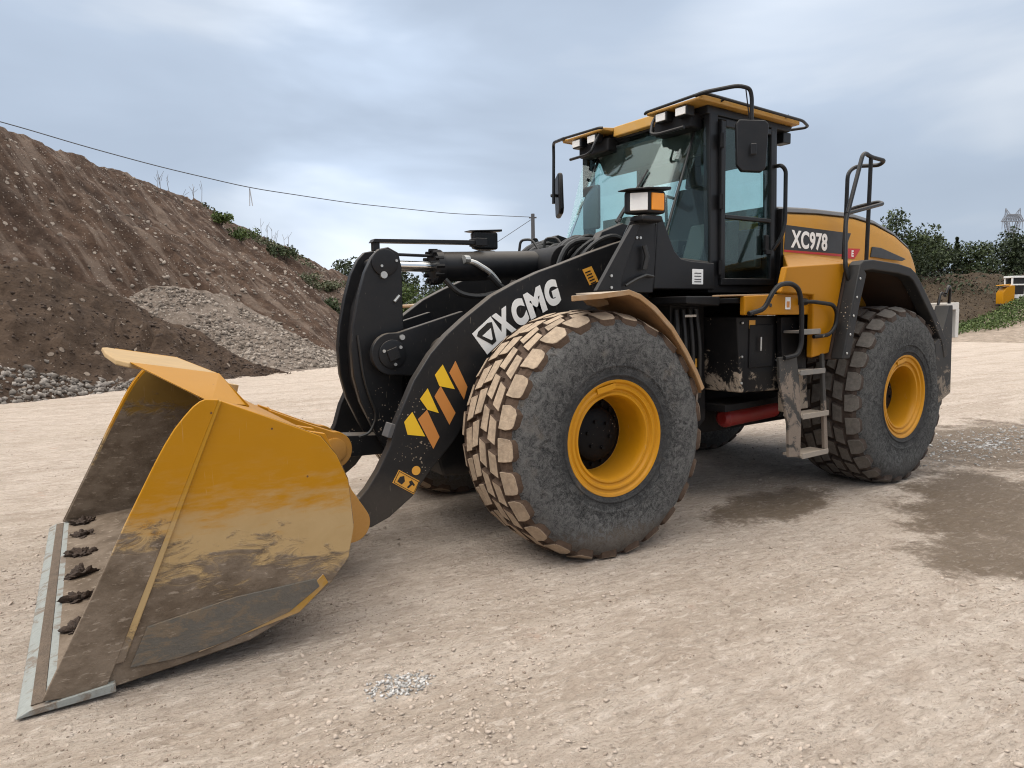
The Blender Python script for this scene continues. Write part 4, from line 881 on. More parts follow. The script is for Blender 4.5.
# ---------------- front frame, axle
ff = MB(); ff.prism([(.85, .50), (.95, .85), (.55, 1.15), (.1, 1.35), (-.35, 1.80), (-.72, 2.28), (-1.08, 2.28), (-1.15, 1.6), (-1.55, 1.35), (-1.60, .55), (-.6, .42)], -.50, .50)
fr = ff.build('front_frame', M['black_deep'], L, .02)
for sg in (1, -1):
    y0, y1 = sorted((sg * .42, sg * .52)); MB().prism([(.3, 1.2), (-.45, 2.1), (-.62, 2.34), (-.84, 2.42), (-1.08, 2.36), (-1.18, 1.2)], y0, y1).build('tower_plate', M['black_clean'], fr, .01)
MB().lathe([(.13, -1.05), (.16, -.85), (.22, -.6), (.27, -.3), (.27, .3), (.22, .6), (.16, .85), (.13, 1.05)], (0, .83), 28).build('front_axle', M['black_deep'], L)
for sg in (1, -1):
    MB().tube([(.60, sg * .48, 1.18), (-.70, sg * .46, .85)], [.07, .10], 18).build('lift_cylinder', M['black_deep'], L)
# ---------------- headlight towers
for sg in (1, -1):
    T = lambda p: (p[0], sg * p[1], p[2])
    q = MB()
    q.hull([T((-.14, 1.02, 1.83)), T((-.33, 1.02, 2.10)), T((-.49, 1.02, 2.36)), T((-.74, 1.02, 2.36)), T((-.72, 1.02, 1.83))], [T((-.18, .985, 1.83)), T((-.36, .985, 2.10)), T((-.51, .985, 2.36)), T((-.74, .985, 2.36)), T((-.72, .985, 1.83))])
    q.hull([T((-.70, 1.02, 1.83)), T((-.74, 1.02, 2.36)), T((-.74, .70, 2.36)), T((-.70, .70, 1.83))], [T((-.72, 1.02, 1.83)), T((-.76, 1.02, 2.36)), T((-.76, .70, 2.36)), T((-.72, .70, 1.83))])
    tw = q.build('lamp_tower', M['black_clean'], L, .008)
    q = MB()
    q.hull([T((-.135, 1.065, 1.84)), T((-.33, 1.065, 2.12)), T((-.48, 1.065, 2.33)), T((-.545, 1.065, 2.33)), T((-.37, 1.065, 1.93)), T((-.37, 1.065, 1.84))], [T((-.135, 1.022, 1.84)), T((-.33, 1.022, 2.12)), T((-.48, 1.022, 2.33)), T((-.545, 1.022, 2.33)), T((-.37, 1.022, 1.93)), T((-.37, 1.022, 1.84))])
    q.build('tower_rib', M['black_clean'], tw, .006)
    q = MB()
    for x, z in ((-.27, 1.95), (-.27, 1.865), (-.55, 2.24), (-.585, 2.24)): q.lathe([(.011, sg * 1.018), (.011, sg * 1.074 if x > -.3 else sg * 1.03)], (x, z), 8)
    q.build('bolt', M['steel'], tw)
    q = MB(); q.tube([T((-.60, 1.05, 2.0)), T((-.62, 1.06, 2.1)), T((-.60, 1.05, 2.18))], .02, 8); q.tube([T((-.42, 1.05, 1.88)), T((-.52, 1.06, 1.93)), T((-.62, 1.05, 1.96)), T((-.70, 1.04, 1.95))], .012, 6); q.build('lamp_cable', M['rubber'], tw)
    q = MB(); q.box(T((-.62, 1.05, 2.375)), (.20, .16, .05)); pl_ = [(-.465, .97), (-.465, 1.03), (-.575, 1.14), (-.73, 1.145), (-.74, .97)]
    q.hull([T((x, y, 2.41)) for x, y in pl_], [T((x, y, 2.578)) for x, y in pl_])
    q.build('headlight_housing', M['black_clean'], tw, .02)
    q = MB(); q.hull([T((-.42, 1.08, 2.575)), T((-.55, 1.17, 2.58)), T((-.76, 1.17, 2.586)), T((-.78, .96, 2.586)), T((-.42, .96, 2.575))], [T((-.42, 1.08, 2.584)), T((-.55, 1.17, 2.592)), T((-.76, 1.17, 2.608)), T((-.78, .96, 2.608)), T((-.42, .96, 2.584))]); q.build('lamp_visor', M['black_clean'], tw, .006)
    # lenses face forward and outward
    q = MB(); q.hull([T((-.478, 1.033, 2.43)), T((-.570, 1.125, 2.43)), T((-.570, 1.125, 2.56)), T((-.478, 1.033, 2.56))], [T((-.467, 1.044, 2.43)), T((-.559, 1.136, 2.43)), T((-.559, 1.136, 2.56)), T((-.467, 1.044, 2.56))]); q.build('headlight', M['lamp_white'], tw, .006)
    q = MB(); q.hull([T((-.590, 1.135, 2.43)), T((-.705, 1.139, 2.43)), T((-.705, 1.139, 2.56)), T((-.590, 1.135, 2.56))], [T((-.590, 1.152, 2.434)), T((-.705, 1.156, 2.434)), T((-.705, 1.156, 2.556)), T((-.590, 1.152, 2.556))]); q.build('turn_signal', M['lamp_amber'], tw, .006)
    if sg < 0: tw.location.x = .24; tw.location.z = -.09
# ---------------- front fenders
fo = [(.37, 1.79), (.14, 1.805), (-.10, 1.83), (-.20, 1.80), (-.34, 1.715), (-.50, 1.575), (-.64, 1.40), (-.74, 1.25), (-.81, 1.12)]
def band(path, th):
    p = [Vector(a) for a in path]; out = []
    for i in range(len(p)):
        d = (p[min(i + 1, len(p) - 1)] - p[max(i - 1, 0)]).normalized(); out.append(p[i] + Vector((d.y, -d.x)) * th)
    return out
for sg in (1, -1):
    i_ = [tuple(v) for v in band(fo, -.025)]
    if i_[2][1] > fo[2][1]: i_ = [tuple(v) for v in band(fo, .025)]
    y0, y1 = sorted((sg * .86, sg * 1.46)); fm = MB().prism(fo + i_[::-1], y0, y1)
    for v in fm.bm.verts:
        if abs(v.co.y) < 1.2 and v.co.x > -.05: v.co.x = -.14 + (v.co.x + .05) * .14; v.co.z = max(v.co.z, 1.785) if v.co.z > 1.79 else v.co.z
    f_ = fm.build('front_fender', M['fender'], L, .006)
    lip = [tuple(v) for v in band(fo, .032 if band(fo, .032)[2].y < fo[2][1] else -.032)]
    i2 = [(x * .985, z - .028) for x, z in fo][2:]; i3 = [(x, z - .006) for x, z in i2]
    MB().prism(i2 + i3[::-1], *sorted((sg * .88, sg * 1.45))).build('fender_underside', M['fender_in'], f_)
    y0, y1 = sorted((sg * 1.455, sg * 1.472)); MB().prism([(x, z + .004) for x, z in fo] + lip[::-1], y0, y1).build('fender_lip', M['fender'], f_, .004)
    q = MB(); q.prism([(.02, 1.775), (-.02, 1.74), (-.10, 1.72), (-.20, 1.74), (-.18, 1.79)], sg * 1.10, sg * 1.13); q.prism([(-.42, 1.63), (-.46, 1.50), (-.60, 1.33), (-.66, 1.36)], sg * 1.10, sg * 1.13); q.build('fender_bracket', M['fender'], f_, .004)
    y0, y1 = sorted((sg * .85, sg * 1.40)); MB().prism([(-.80, 1.14), (-.825, 1.13), (-.80, .74), (-.785, .74)], y0, y1).build('mud_flap', M['dusty'], f_, .004)
# ---------------- wheels
def tyre_mesh(mats, seed, groove_r=.836, R=.875):
    r = random.Random(seed); yc = 1.10; WS = 1.09; m = MB()
    # half profile (r, y offset) from outer bead round the tread to the inner bead
    half = [(.385, .300), (.40, .318), (.425, .326), (.43, .334), (.44, .336), (.445, .329), (.49, .333), (.495, .340), (.505, .341), (.51, .336), (.56, .340), (.63, .341), (.70, .337), (.745, .324), (.778, .306), (.806, .284), (.832, .258), (groove_r, .19), (groove_r + .003, .06)]
    prof = [(a, yc + b * WS) for a, b in half] + [(a, yc - b * WS) for a, b in half[::-1]]
    nh = len(half)
    mats_i = [0] * (nh - 4) + [1] * 7 + [0] * (nh - 4)
    m.lathe(prof, (0, 0), 112, mats=mats_i, caps=False)
    bm = m.bm; m.mi = 2
    N = 25; dth = 2 * math.pi / N
    def rad(y):  # crown
        return R - .010 * abs(y / .2) ** 2 - (.0 if abs(y) < .22 else .10 * ((abs(y) - .22) / .09) ** 2 * .19)
    def block(th, pts, hi):
        th += r.uniform(-.035, .035) * dth; hi += r.uniform(-.005, .004); sk = r.uniform(.93, 1.03); mx_ = sum(a_ for a_, b_ in pts) / len(pts)
        pts = [(mx_ + (a_ - mx_) * sk + r.uniform(-.03, .03), b_ * WS + r.uniform(-.003, .003)) for a_, b_ in pts]
        # pts (theta offset fraction of pitch, y); top inset
        cxx = sum(p[0] for p in pts) / len(pts); cyy = sum(p[1] for p in pts) / len(pts)
        top = []; bot = []
        for a, y in pts:
            ti = (cxx + (a - cxx) * .91, cyy + (y - cyy) * .91)
            for (aa, yy), lst, rr in ((ti, top, rad(ti[1]) + hi), ((a, y), bot, groove_r - .03 if abs(y) < .27 else groove_r - .09)):
                t = th + aa * dth; lst.append(bm.verts.new((rr * math.cos(t), yc + yy, rr * math.sin(t))))
        m.mi = 2; m.face(top); n = len(pts); m.mi = 1
        for i in range(n): m.face([top[i], bot[i], bot[(i + 1) % n], top[(i + 1) % n]])
    for k in range(N):
        th = k * dth
        for sg in (1, -1):
            o = (0.0 if sg > 0 else .5)
            j = lambda: r.uniform(-.006, .006)
            sh = [(o - .45, sg * .199), (o + .37, sg * .199), (o + .42, sg * .262), (o + .34, sg * .300), (o + .20, sg * .312), (o - .24, sg * .312), (o - .38, sg * .300), (o - .45, sg * .262)]
            block(th, sh, j() * .6)
            # two inner rows of skewed blocks, stepped against each other
            block(th, [(o + .06, sg * .190), (o + .90, sg * .190), (o + 1.06, sg * .100), (o + .22, sg * .100)], j() * .6)
            block(th, [(o + .34, sg * .091), (o + 1.18, sg * .091), (o + 1.32, sg * .005), (o + .48, sg * .005)], j() * .6)
    bmesh.ops.recalc_face_normals(bm, faces=bm.faces)
    # flatten onto the ground: wheel centre at .83
    for v in bm.verts:
        lim = -.832
        if v.co.z < lim:
            k = lim - v.co.z; v.co.z = lim + .12 * k * 0
        rr = math.hypot(v.co.x, v.co.z)
        if v.co.z < -.55 and rr < .86 and abs(v.co.y - yc) > .27:
            bul = (min(1, (-v.co.z - .55) / .25)) * math.exp(-(v.co.x / .30) ** 2); v.co.y += math.copysign(.018 * bul, v.co.y - yc)
    return m
def rim_mesh():
    m = MB(); m.lathe([(.385, 1.40), (.402, 1.436), (.408, 1.444), (.400, 1.450), (.385, 1.445), (.375, 1.430), (.362, 1.428), (.352, 1.436), (.340, 1.434), (.330, 1.415), (.318, 1.412), (.308, 1.420), (.296, 1.418), (.286, 1.400), (.280, 1.36), (.278, 1.20), (.268, 1.16), (.25, 1.15), (.25, 1.10), (.32, 1.10), (.385, 1.0)], (0, 0), 96, caps=False); return m
def hub_mesh():
    m = MB(); m.lathe([(.262, 1.10), (.262, 1.162), (.235, 1.165), (.20, 1.175), (.185, 1.23), (.15, 1.25), (.05, 1.255)], (0, 0), 40)
    for k in range(16):
        a = k * math.pi / 8; m.lathe([(.016, 1.16), (.016, 1.19)], (.225 * math.cos(a), .225 * math.sin(a)), 6)
    for k in range(6):
        a = k * math.pi / 3 + .2; m.lathe([(.013, 1.25), (.013, 1.27)], (.10 * math.cos(a), .10 * math.sin(a)), 6)
    return m
FLIP = Matrix.Rotation(math.pi, 4, 'Z')
for nm, mats, x0, rear, seed in (('front_wheel', TY_F, 0, False, 1), ('rear_wheel', TY_R, -LB, True, 2)):
    for sg in (1, -1):
        w = empty(nm); w.parent = L
        base = Matrix.Translation((x0, 0, .83))
        if rear: base = Matrix.Translation(REAR_LOC) @ Matrix.Rotation(ART, 4, 'Z') @ base
        w.matrix_local = base @ (Matrix.Identity(4) if sg > 0 else FLIP)
        tyre_mesh(mats, seed).build('tyre', mats, w, .006, angle=28, recalc=False, seg=1)
        rm = rim_mesh().build('rim', M['rim'], w, angle=25)
        hub_mesh().build('hub', M['hub'], w, angle=30)
        if sg > 0:
            a = R_(78); MB().box((.352 * math.cos(a), 1.438, .352 * math.sin(a)), (.16, .012, .040), Matrix.Rotation(R_(12), 3, 'Y')).build('valve_bracket', M['rim'], w, .004)

# ================================================================== rear half (coordinates of the rear frame, swung by ART)
def RB(name, mb, mat, parent=L, bevel=.006, angle=35):
    return mb.build(name, mat, parent, bevel, rear=(parent is L), angle=angle)
cf = MB(); cf.prism([(-1.45, .55), (-1.35, 1.75), (-2.4, 1.78), (-2.9, 1.4), (-5.1, 1.5), (-5.15, .75), (-3.6, .55)], -.48, .48); RB('rear_frame', cf, M['black_deep'], bevel=.02)
RB('rear_axle', MB().lathe([(.13, -1.05), (.16, -.85), (.22, -.6), (.27, -.3), (.27, .3), (.22, .6), (.16, .85), (.13, 1.05)], (-LB, .83), 28), M['black_deep'])
jn = MB(); jn.tube([(-1.55, 0, .45), (-1.55, 0, 1.5)], .16, 20); jn.tube([(-1.0, .42, .62), (-1.6, .44, .62)], .07, 14); RB('centre_joint', jn, M['black_deep'])
q = MB(); q.tube([(-1.64, .80, .74), (-1.67, .80, .74), (-2.40, .80, .755)], [.05, .085, .075], 20); rd = RB('red_cylinder', q, M['red'])
RB('cylinder_cap', MB().tube([(-2.40, .80, .755), (-2.52, .80, .757)], .085, 20), M['black_deep'], rd)
RB('cylinder_bracket', MB().prism([(-1.50, .88), (-2.55, .90), (-2.55, .84), (-2.2, .84), (-1.50, .82)], .62, .95), M['black_deep'], rd)
# belly boxes under the cab
for sg in (1, -1):
    Y = lambda a, b: sorted((sg * a, sg * b))
    q = MB(); q.prism([(-1.44, 1.63), (-2.14, 1.63), (-2.14, .98), (-1.50, 1.00)], *Y(.55, 1.10)); bx = RB('tank_box', q, M['black_dirty'], bevel=.012)
    q = MB(); q.prism([(-1.60, 1.56), (-1.92, 1.56), (-1.92, 1.2), (-1.60, 1.2)], *Y(1.10, 1.112)); RB('tank_door', q, M['black_dirty'], bx)
    q = MB(); q.tube([(-1.72, sg * 1.135, 1.46), (-1.72, sg * 1.135, 1.34)], .010, 6)
    for x, z in ((-1.50, 1.58), (-1.98, 1.58), (-1.50, 1.3), (-1.98, 1.25), (-1.50, 1.08)): q.lathe([(.012, sg * 1.10), (.012, sg * 1.118)], (x, z), 8)
    RB('box_bolt', q, M['steel'], bx)
    q = MB(); q.prism([(-1.0, 1.80), (-1.42, 1.78), (-1.46, .75), (-1.25, .60), (-1.02, .95)], *Y(.45, .78)); q.prism([(-.85, 1.80), (-1.25, 1.80), (-1.25, 1.72), (-.85, 1.74)], *Y(.5, 1.08)); v_ = RB('valve_block', q, M['black_deep'], bevel=.012)
    q = MB()
    for k in range(4): q.tube([(-1.05 - .08 * k, sg * .80, 1.70), (-1.03 - .09 * k, sg * .84, 1.4), (-1.10 - .08 * k, sg * .80, .95)], .022, 8, smooth=.2)
    q.tube([(-.95, sg * .9, 1.77), (-1.25, sg * 1.0, 1.765)], .014, 6); RB('hydraulic_hose', q, M['rubber'], v_)
    q = MB()
    q.prism([(-1.06, 1.655), (-1.20, 1.655), (-1.20, 1.635), (-1.06, 1.635)], *Y(.88, .885)); RB('grey_strip', q, M['palegrey'], v_)
    q = MB(); q.prism([(-1.24, 1.29), (-1.315, 1.29), (-1.315, 1.205), (-1.24, 1.205)], *Y(.80, .806)); q.prism([(-1.24, .90), (-1.315, .90), (-1.315, .84), (-1.24, .84)], *Y(.80, .806)); q.prism([(-1.235, 1.30), (-1.32, 1.30), (-1.36, .78), (-1.24, .78)], *Y(.75, .80)); RB('label_post', q, [M['black_deep']], v_)
    q = MB(); q.prism([(-1.245, 1.285), (-1.31, 1.285), (-1.31, 1.21), (-1.245, 1.21)], *Y(.807, .810)); q.prism([(-1.25, .895), (-1.31, .895), (-1.31, .845), (-1.25, .845)], *Y(.807, .810)); RB('warning_label', q, M['label_orange'], v_)
# ---------------- platform and yellow side panels
for sg in (1, -1):
    Y = lambda a, b: sorted((sg * a, sg * b))
    q = MB(); q.prism([(-1.27, 1.795), (-1.27, 1.645), (-2.36, 1.635), (-2.36, 1.825)], *Y(1.25, 1.30)); pf = RB('platform', q, M['yellow_side'], bevel=.010); q = MB(); q.prism([(-1.30, 1.78), (-2.40, 1.80), (-2.40, 1.74), (-1.30, 1.74)], *Y(.80, 1.25)); RB('deck_plate', q, M['black_deep'], pf)
    q = MB(); q.prism([(-1.0, 1.802), (-1.6, 1.812), (-1.6, 1.80), (-1.0, 1.79)], *Y(1.20, 1.285)); RB('platform_lip', q, M['fender'], pf, .003)
    q = MB()
    for x in (-1.55, -1.60): q.lathe([(.016, sg * 1.30), (.016, sg * 1.308)], (x, 1.72), 10)
    RB('panel_hole', q, M['dec_black'], pf)
    q = MB(); q.prism([(-1.80, 1.785), (-1.87, 1.785), (-1.87, 1.685), (-1.80, 1.685)], *Y(1.301, 1.305)); q2 = RB('white_label', q, M['white'], pf, 0)
    q = MB(); q.prism([(-1.815, 1.75), (-1.855, 1.75), (-1.855, 1.70), (-1.815, 1.70)], *Y(1.3055, 1.307)); RB('label_print', q, M['dec_orange'], pf, 0)
    q = MB(); q.prism([(-1.60, 1.60), (-1.68, 1.60), (-1.68, 1.53), (-1.60, 1.53)], *Y(1.101, 1.105)); RB('warning_label', q, M['label_orange'], pf, 0)
    # body panel with the sloping shoulder
    q = MB()
    sec = lambda x, zt: [(x, sg * .80, zt + .09), (x, sg * 1.30, zt), (x, sg * 1.345, zt - .03)]
    fp = [(-1.75, 2.03), (-2.62, 2.085), (-2.60, 2.0), (-2.40, 1.30), (-2.14, 1.27), (-2.14, 1.80), (-1.68, 1.82)]
    q.prism(fp, *Y(1.285, 1.345)); q.prism([(-2.45, 2.0), (-2.62, 2.0), (-2.60, 1.7), (-2.45, 1.7)], *Y(.75, 1.30))
    q.hull([(-2.42, sg * .86, 2.19), (-2.60, sg * .86, 2.20), (-2.625, sg * 1.343, 2.083), (-1.76, sg * 1.343, 2.028)], [(-2.42, sg * .86, 2.06), (-2.60, sg * .86, 2.06), (-2.62, sg * 1.343, 2.0), (-1.76, sg * 1.343, 2.0)]); q.hull([(-2.60, sg * .86, 2.20), (-4.3, sg * .84, 2.16), (-3.6, sg * 1.37, 2.06), (-2.62, sg * 1.37, 2.083)], [(-2.60, sg * .86, 2.10), (-4.3, sg * .84, 2.08), (-3.6, sg * 1.37, 2.02), (-2.62, sg * 1.37, 2.02)])
    sp = RB('side_panel', q, M['yellow_side'], bevel=.014)
    # rear arch
    ro = [(-2.385, 1.25), (-2.52, 1.72), (-2.63, 2.06), (-2.68, 2.095), (-2.83, 2.11), (-3.30, 2.085), (-3.52, 2.055), (-3.62, 2.01), (-3.72, 1.93), (-4.05, 1.63), (-4.28, 1.38), (-4.36, 1.20)]
    b1 = band(ro, .09); sgn = 1 if b1[5].y < ro[5][1] else -1
    ri = [tuple(v) for v in band(ro, .09 * sgn)]; ri[0] = (-2.50, 1.25); ri[1] = (-2.63, 1.70); ri[2] = (-2.735, 1.98)
    q = MB(); q.prism(ro + ri[::-1], *Y(1.36, 1.48)); ar = RB('rear_fender', q, M['rubber_black'], bevel=.014)
    r1 = [tuple(v) for v in band(ro, .012 * sgn)]; r2 = [tuple(v) for v in band(ro, .03 * sgn)]
    q = MB(); q.prism(r1 + r2[::-1], *Y(.74, 1.40)); RB('arch_liner', q, M['arch_inner'], ar, .004)
    q = MB(); q.prism([(-2.40, 1.27), (-2.66, 2.05), (-3.5, 2.03), (-4.3, 1.3), (-4.2, 1.3), (-3.45, 1.85), (-2.8, 1.85), (-2.55, 1.27)], *Y(.72, .745)); RB('arch_back', q, M['arch_inner'], ar)
    q = MB(); q.prism([(-4.37, 1.70), (-4.44, 1.70), (-4.47, .80), (-4.20, .71), (-4.08, 1.32), (-4.22, 1.40)], *Y(1.33, 1.472)); RB('rear_flap', q, M['flap'], ar, .01)
    q = MB()
    for k in range(5): q.lathe([(.012, sg * 1.478), (.012, sg * 1.488)], (-2.44 - .045 * k, 1.30 + .16 * k), 8)
    RB('arch_bolt', q, M['steel'], ar)
    # counterweight corner, pale guard frame
    q = MB(); q.prism([(-4.95, 1.725), (-5.24, 1.73), (-5.24, 1.65), (-4.95, 1.65)], *Y(.6, 1.20)); q.prism([(-5.17, 1.66), (-5.25, 1.66), (-5.25, 1.34), (-5.17, 1.34)], *Y(1.10, 1.20)); RB('rear_guard', q, M['palegrey'], bevel=.006)
    q = MB(); q.tube([(-4.55, sg * 1.35, 1.82), (-4.60, sg * 1.35, 1.90), (-4.72, sg * 1.32, 1.88), (-4.75, sg * 1.30, 1.72)], .016, 8, smooth=.05); q.tube([(-4.50, sg * 1.3, 1.70), (-4.55, sg * 1.3, 1.84), (-4.70, sg * 1.28, 1.80)], .014, 8, smooth=.05); RB('rear_handle', q, M['black_clean'], bevel=0)
q = MB(); q.prism([(-4.45, 1.60), (-5.16, 1.60), (-5.18, .85), (-4.6, .70), (-4.40, 1.1)], -1.08, 1.08); RB('counterweight', q, M['flap'], bevel=.03)
# ---------------- ladder
for sg in (1, -1):
    q = MB()
    Ls = lambda y0, y1: (q.prism([(-1.63, 1.30), (-1.90, 1.30), (-1.945, 1.0), (-1.975, .76), (-1.975, .44), (-1.80, .455), (-1.775, .74), (-1.70, .96)], *sorted((sg * y0, sg * y1))))
    q.hull([(-1.64, sg * 1.36, 1.30), (-1.89, sg * 1.36, 1.30), (-1.945, sg * 1.36, 1.05), (-1.98, sg * 1.36, .76), (-1.975, sg * 1.36, .44), (-1.81, sg * 1.36, .455), (-1.79, sg * 1.36, .74), (-1.66, sg * 1.36, 1.10)],
           [(-1.64, sg * 1.335, 1.30), (-1.89, sg * 1.335, 1.30), (-1.945, sg * 1.335, 1.05), (-1.98, sg * 1.335, .76), (-1.975, sg * 1.335, .44), (-1.81, sg * 1.335, .455), (-1.79, sg * 1.335, .74), (-1.66, sg * 1.335, 1.10)])
    q.hull([(-2.26, sg * 1.36, 1.30), (-2.30, sg * 1.36, 1.30), (-2.40, sg * 1.36, .46), (-2.345, sg * 1.36, .46)], [(-2.26, sg * 1.33, 1.30), (-2.30, sg * 1.33, 1.30), (-2.40, sg * 1.33, .46), (-2.345, sg * 1.33, .46)])
    ld = RB('ladder', q, M['dusty'], bevel=.005)
    for z, x0, x1 in ((.44, -1.975, -2.39), (.78, -1.97, -2.38), (1.155, -1.92, -2.31), (1.495, -1.95, -2.22)):
        q = MB(); q.box(((x0 + x1) / 2, sg * 1.28, z), (abs(x1 - x0), .18, .022)); q.box(((x0 + x1) / 2, sg * 1.368, z), (abs(x1 - x0) - .02, .012, .045)); RB('step', q, M['stepm'], ld, .003)
    q = MB(); q.prism([(-1.95, 1.62), (-2.28, 1.62), (-2.38, .80), (-2.0, .80)], *sorted((sg * 1.12, sg * 1.17))); RB('ladder_back', q, M['black_dirty'], ld)
    q = MB(); q.tube([(-1.28, sg * 1.33, 1.655), (-1.44, sg * 1.36, 1.69), (-1.475, sg * 1.39, 1.80), (-1.56, sg * 1.40, 1.88), (-1.72, sg * 1.40, 1.895), (-1.84, sg * 1.40, 1.85), (-1.88, sg * 1.40, 1.70), (-1.89, sg * 1.40, 1.40), (-1.84, sg * 1.40, 1.31), (-1.70, sg * 1.37, 1.29)], .020, 10, smooth=.06); RB('grab_rail', q, M['black_dirty'], bevel=0)
    q = MB(); q.tube([(-2.0, sg * 1.32, 1.745), (-2.04, sg * 1.40, 1.745), (-2.34, sg * 1.40, 1.72), (-2.41, sg * 1.40, 1.66), (-2.40, sg * 1.40, 1.54), (-2.30, sg * 1.40, 1.46), (-2.13, sg * 1.36, 1.45)], .017, 10, smooth=.06); q.tube([(-1.98, sg * 1.32, 1.745), (-2.05, sg * 1.33, 1.745)], .03, 8); RB('grab_rail', q, M['black_dirty'], bevel=0)
    # tall hand rail beside the bonnet
    q = MB()
    A = [(-2.66, 1.39, 1.87), (-2.60, 1.39, 1.93), (-2.54, 1.39, 2.03), (-2.68, 1.30, 2.45), (-2.985, 1.27, 3.06), (-3.05, 1.26, 3.09), (-3.16, 1.25, 3.07), (-3.38, 1.27, 3.055), (-3.42, 1.20, 3.03), (-3.36, 1.0, 3.05), (-3.26, .98, 2.98), (-3.25, .98, 2.58), (-3.23, .98, 2.15)]
    q.tube([(x, sg * y, z) for x, y, z in A], .019, 10, smooth=.07)
    q.tube([(-3.17, sg * 1.25, 3.07), (-3.19, sg * 1.23, 2.4), (-3.20, sg * 1.22, 2.12)], .019, 10)
    q.tube([(-2.70, sg * 1.295, 2.52), (-3.38, sg * 1.27, 2.66), (-3.42, sg * 1.20, 2.69), (-3.36, sg * 1.02, 2.66), (-3.25, sg * .98, 2.62)], .018, 10, smooth=.06)
    RB('hand_rail', q, M['black_clean'], bevel=0)
    q = MB(); q.tube([(-2.32, sg * .82, 2.97), (-2.28, sg * .92, 2.96), (-2.33, sg * .93, 2.92), (-2.335, sg * .93, 2.46), (-2.30, sg * .92, 2.33), (-2.26, sg * .86, 2.22)], .018, 10, smooth=.06); RB('cab_grab_rail', q, M['black_clean'], bevel=0)
# ---------------- bonnet
q = MB()
xs = [(-2.42, 2.60, .86), (-3.0, 2.625, .86), (-3.66, 2.63, .86), (-4.1, 2.59, .85), (-4.57, 2.50, .83), (-4.95, 2.38, .80), (-5.12, 2.26, .77), (-5.20, 2.08, .75)]
loops = []
for x, zt, w in xs:
    loops.append([q.bm.verts.new(p) for p in [(x, w, 1.70), (x, w, zt - .14), (x, w - .03, zt - .04), (x, w - .14, zt), (x, -w + .14, zt), (x, -w + .03, zt - .04), (x, -w, zt - .14), (x, -w, 1.70)]])
for a, b in zip(loops, loops[1:]):
    for k in range(8): q.face([a[k], a[(k + 1) % 8], b[(k + 1) % 8], b[k]])
q.face(loops[0]); q.face(loops[-1][::-1])
bn = RB('bonnet', q, M['bonnet'], bevel=.02, angle=30)
q = MB(); loops = []
for x, zt, w in [(-2.40, 2.605, .84), (-3.0, 2.63, .84), (-3.66, 2.635, .84), (-4.1, 2.595, .83), (-4.57, 2.505, .80), (-4.95, 2.385, .77), (-5.13, 2.262, .74)]:
    loops.append([q.bm.verts.new(p) for p in [(x, w, zt - .035), (x, w - .03, zt + .01), (x, w - .13, zt + .035), (x, -w + .13, zt + .035), (x, -w + .03, zt + .01), (x, -w, zt - .035)]])
for a, b in zip(loops, loops[1:]):
    for k in range(6): q.face([a[k], a[(k + 1) % 6], b[(k + 1) % 6], b[k]])
q.face(loops[0]); q.face(loops[-1][::-1]); RB('bonnet_cover', q, M['grey'], bn, .01, 30)
q = MB(); q.prism([(-3.55, 2.66), (-3.70, 2.70), (-4.0, 2.68), (-4.2, 2.60)], -.45, .45); RB('bonnet_scoop', q, M['grey'], bn, .02)
for sg in (1, -1):
    Y = lambda a, b: sorted((sg * a, sg * b))
    q = MB(); q.prism([(-2.45, 2.455), (-3.56, 2.435), (-3.43, 2.225), (-2.43, 2.232)], *Y(.8605, .863)); RB('side_stripe', q, M['dec_black'], bn, 0)
    q = MB(); q.prism([(-2.43, 2.229), (-3.43, 2.221), (-3.415, 2.20), (-2.43, 2.211)], *Y(.8605, .863)); RB('side_stripe', q, M['dec_red'], bn, 0)
    glyphs('XC978', .215, M['white'], 'model_lettering', bn, .8645, (-2.545 if sg > 0 else -3.27, 2.262), R_(-1.0 * sg), sg, .007, 0, False, .001, .90, None, 1.06)
    q = MB(); q.prism([(-3.52, 2.285), (-3.75, 2.29), (-3.70, 2.24), (-3.64, 2.185), (-3.47, 2.185)], *Y(.8605, .863)); RB('badge', q, M['dec_red'], bn, 0)
    glyphs('E', .085, M['white'], 'badge_letter', bn, .8645, (-3.575 if sg > 0 else -3.63, 2.207), 0, sg, .003, 0, False, .001)
    q = MB(); q.prism([(-3.98, 2.32), (-4.16, 2.315), (-4.70, 2.215), (-4.62, 2.19), (-3.95, 2.215)], *Y(.855, .866)); RB('vent', q, M['dec_black'], bn, .004)
    q = MB(); q.prism([(-2.40, 2.6), (-2.47, 2.6), (-2.52, 2.1), (-2.44, 1.9), (-2.38, 1.9)], *Y(.6, .855)); RB('bonnet_seal', q, M['black_deep'], bn)
# ---------------- cab
cabf = MB()
HZ = 3.33
def bar(a, b, w): cabf.tube([a, b], w, 4)
def post(mb, a, b, wx, wy):
    a, b = Vector(a), Vector(b)
    mb.hull([a + Vector((sx * wx, sy * wy, 0)) for sx, sy in ((-1, -1), (1, -1), (1, 1), (-1, 1))], [b + Vector((sx * wx, sy * wy, 0)) for sx, sy in ((-1, -1), (1, -1), (1, 1), (-1, 1))])
for sg in (1, -1):
    post(cabf, (-1.52, sg * .775, 1.86), (-1.50, sg * .765, HZ), .055, .035)
    post(cabf, (-2.36, sg * .765, 1.86), (-2.34, sg * .755, HZ), .045, .045)
cabf.box((-1.93, 0, 1.87), (.98, 1.62, .07)); cabf.box((-1.92, 0, 3.34), (.95, 1.56, .10))
cabf.box((-2.36, 0, 2.15), (.07, 1.5, .55))
cab = RB('cab', cabf, M['black_clean'], bevel=.01)
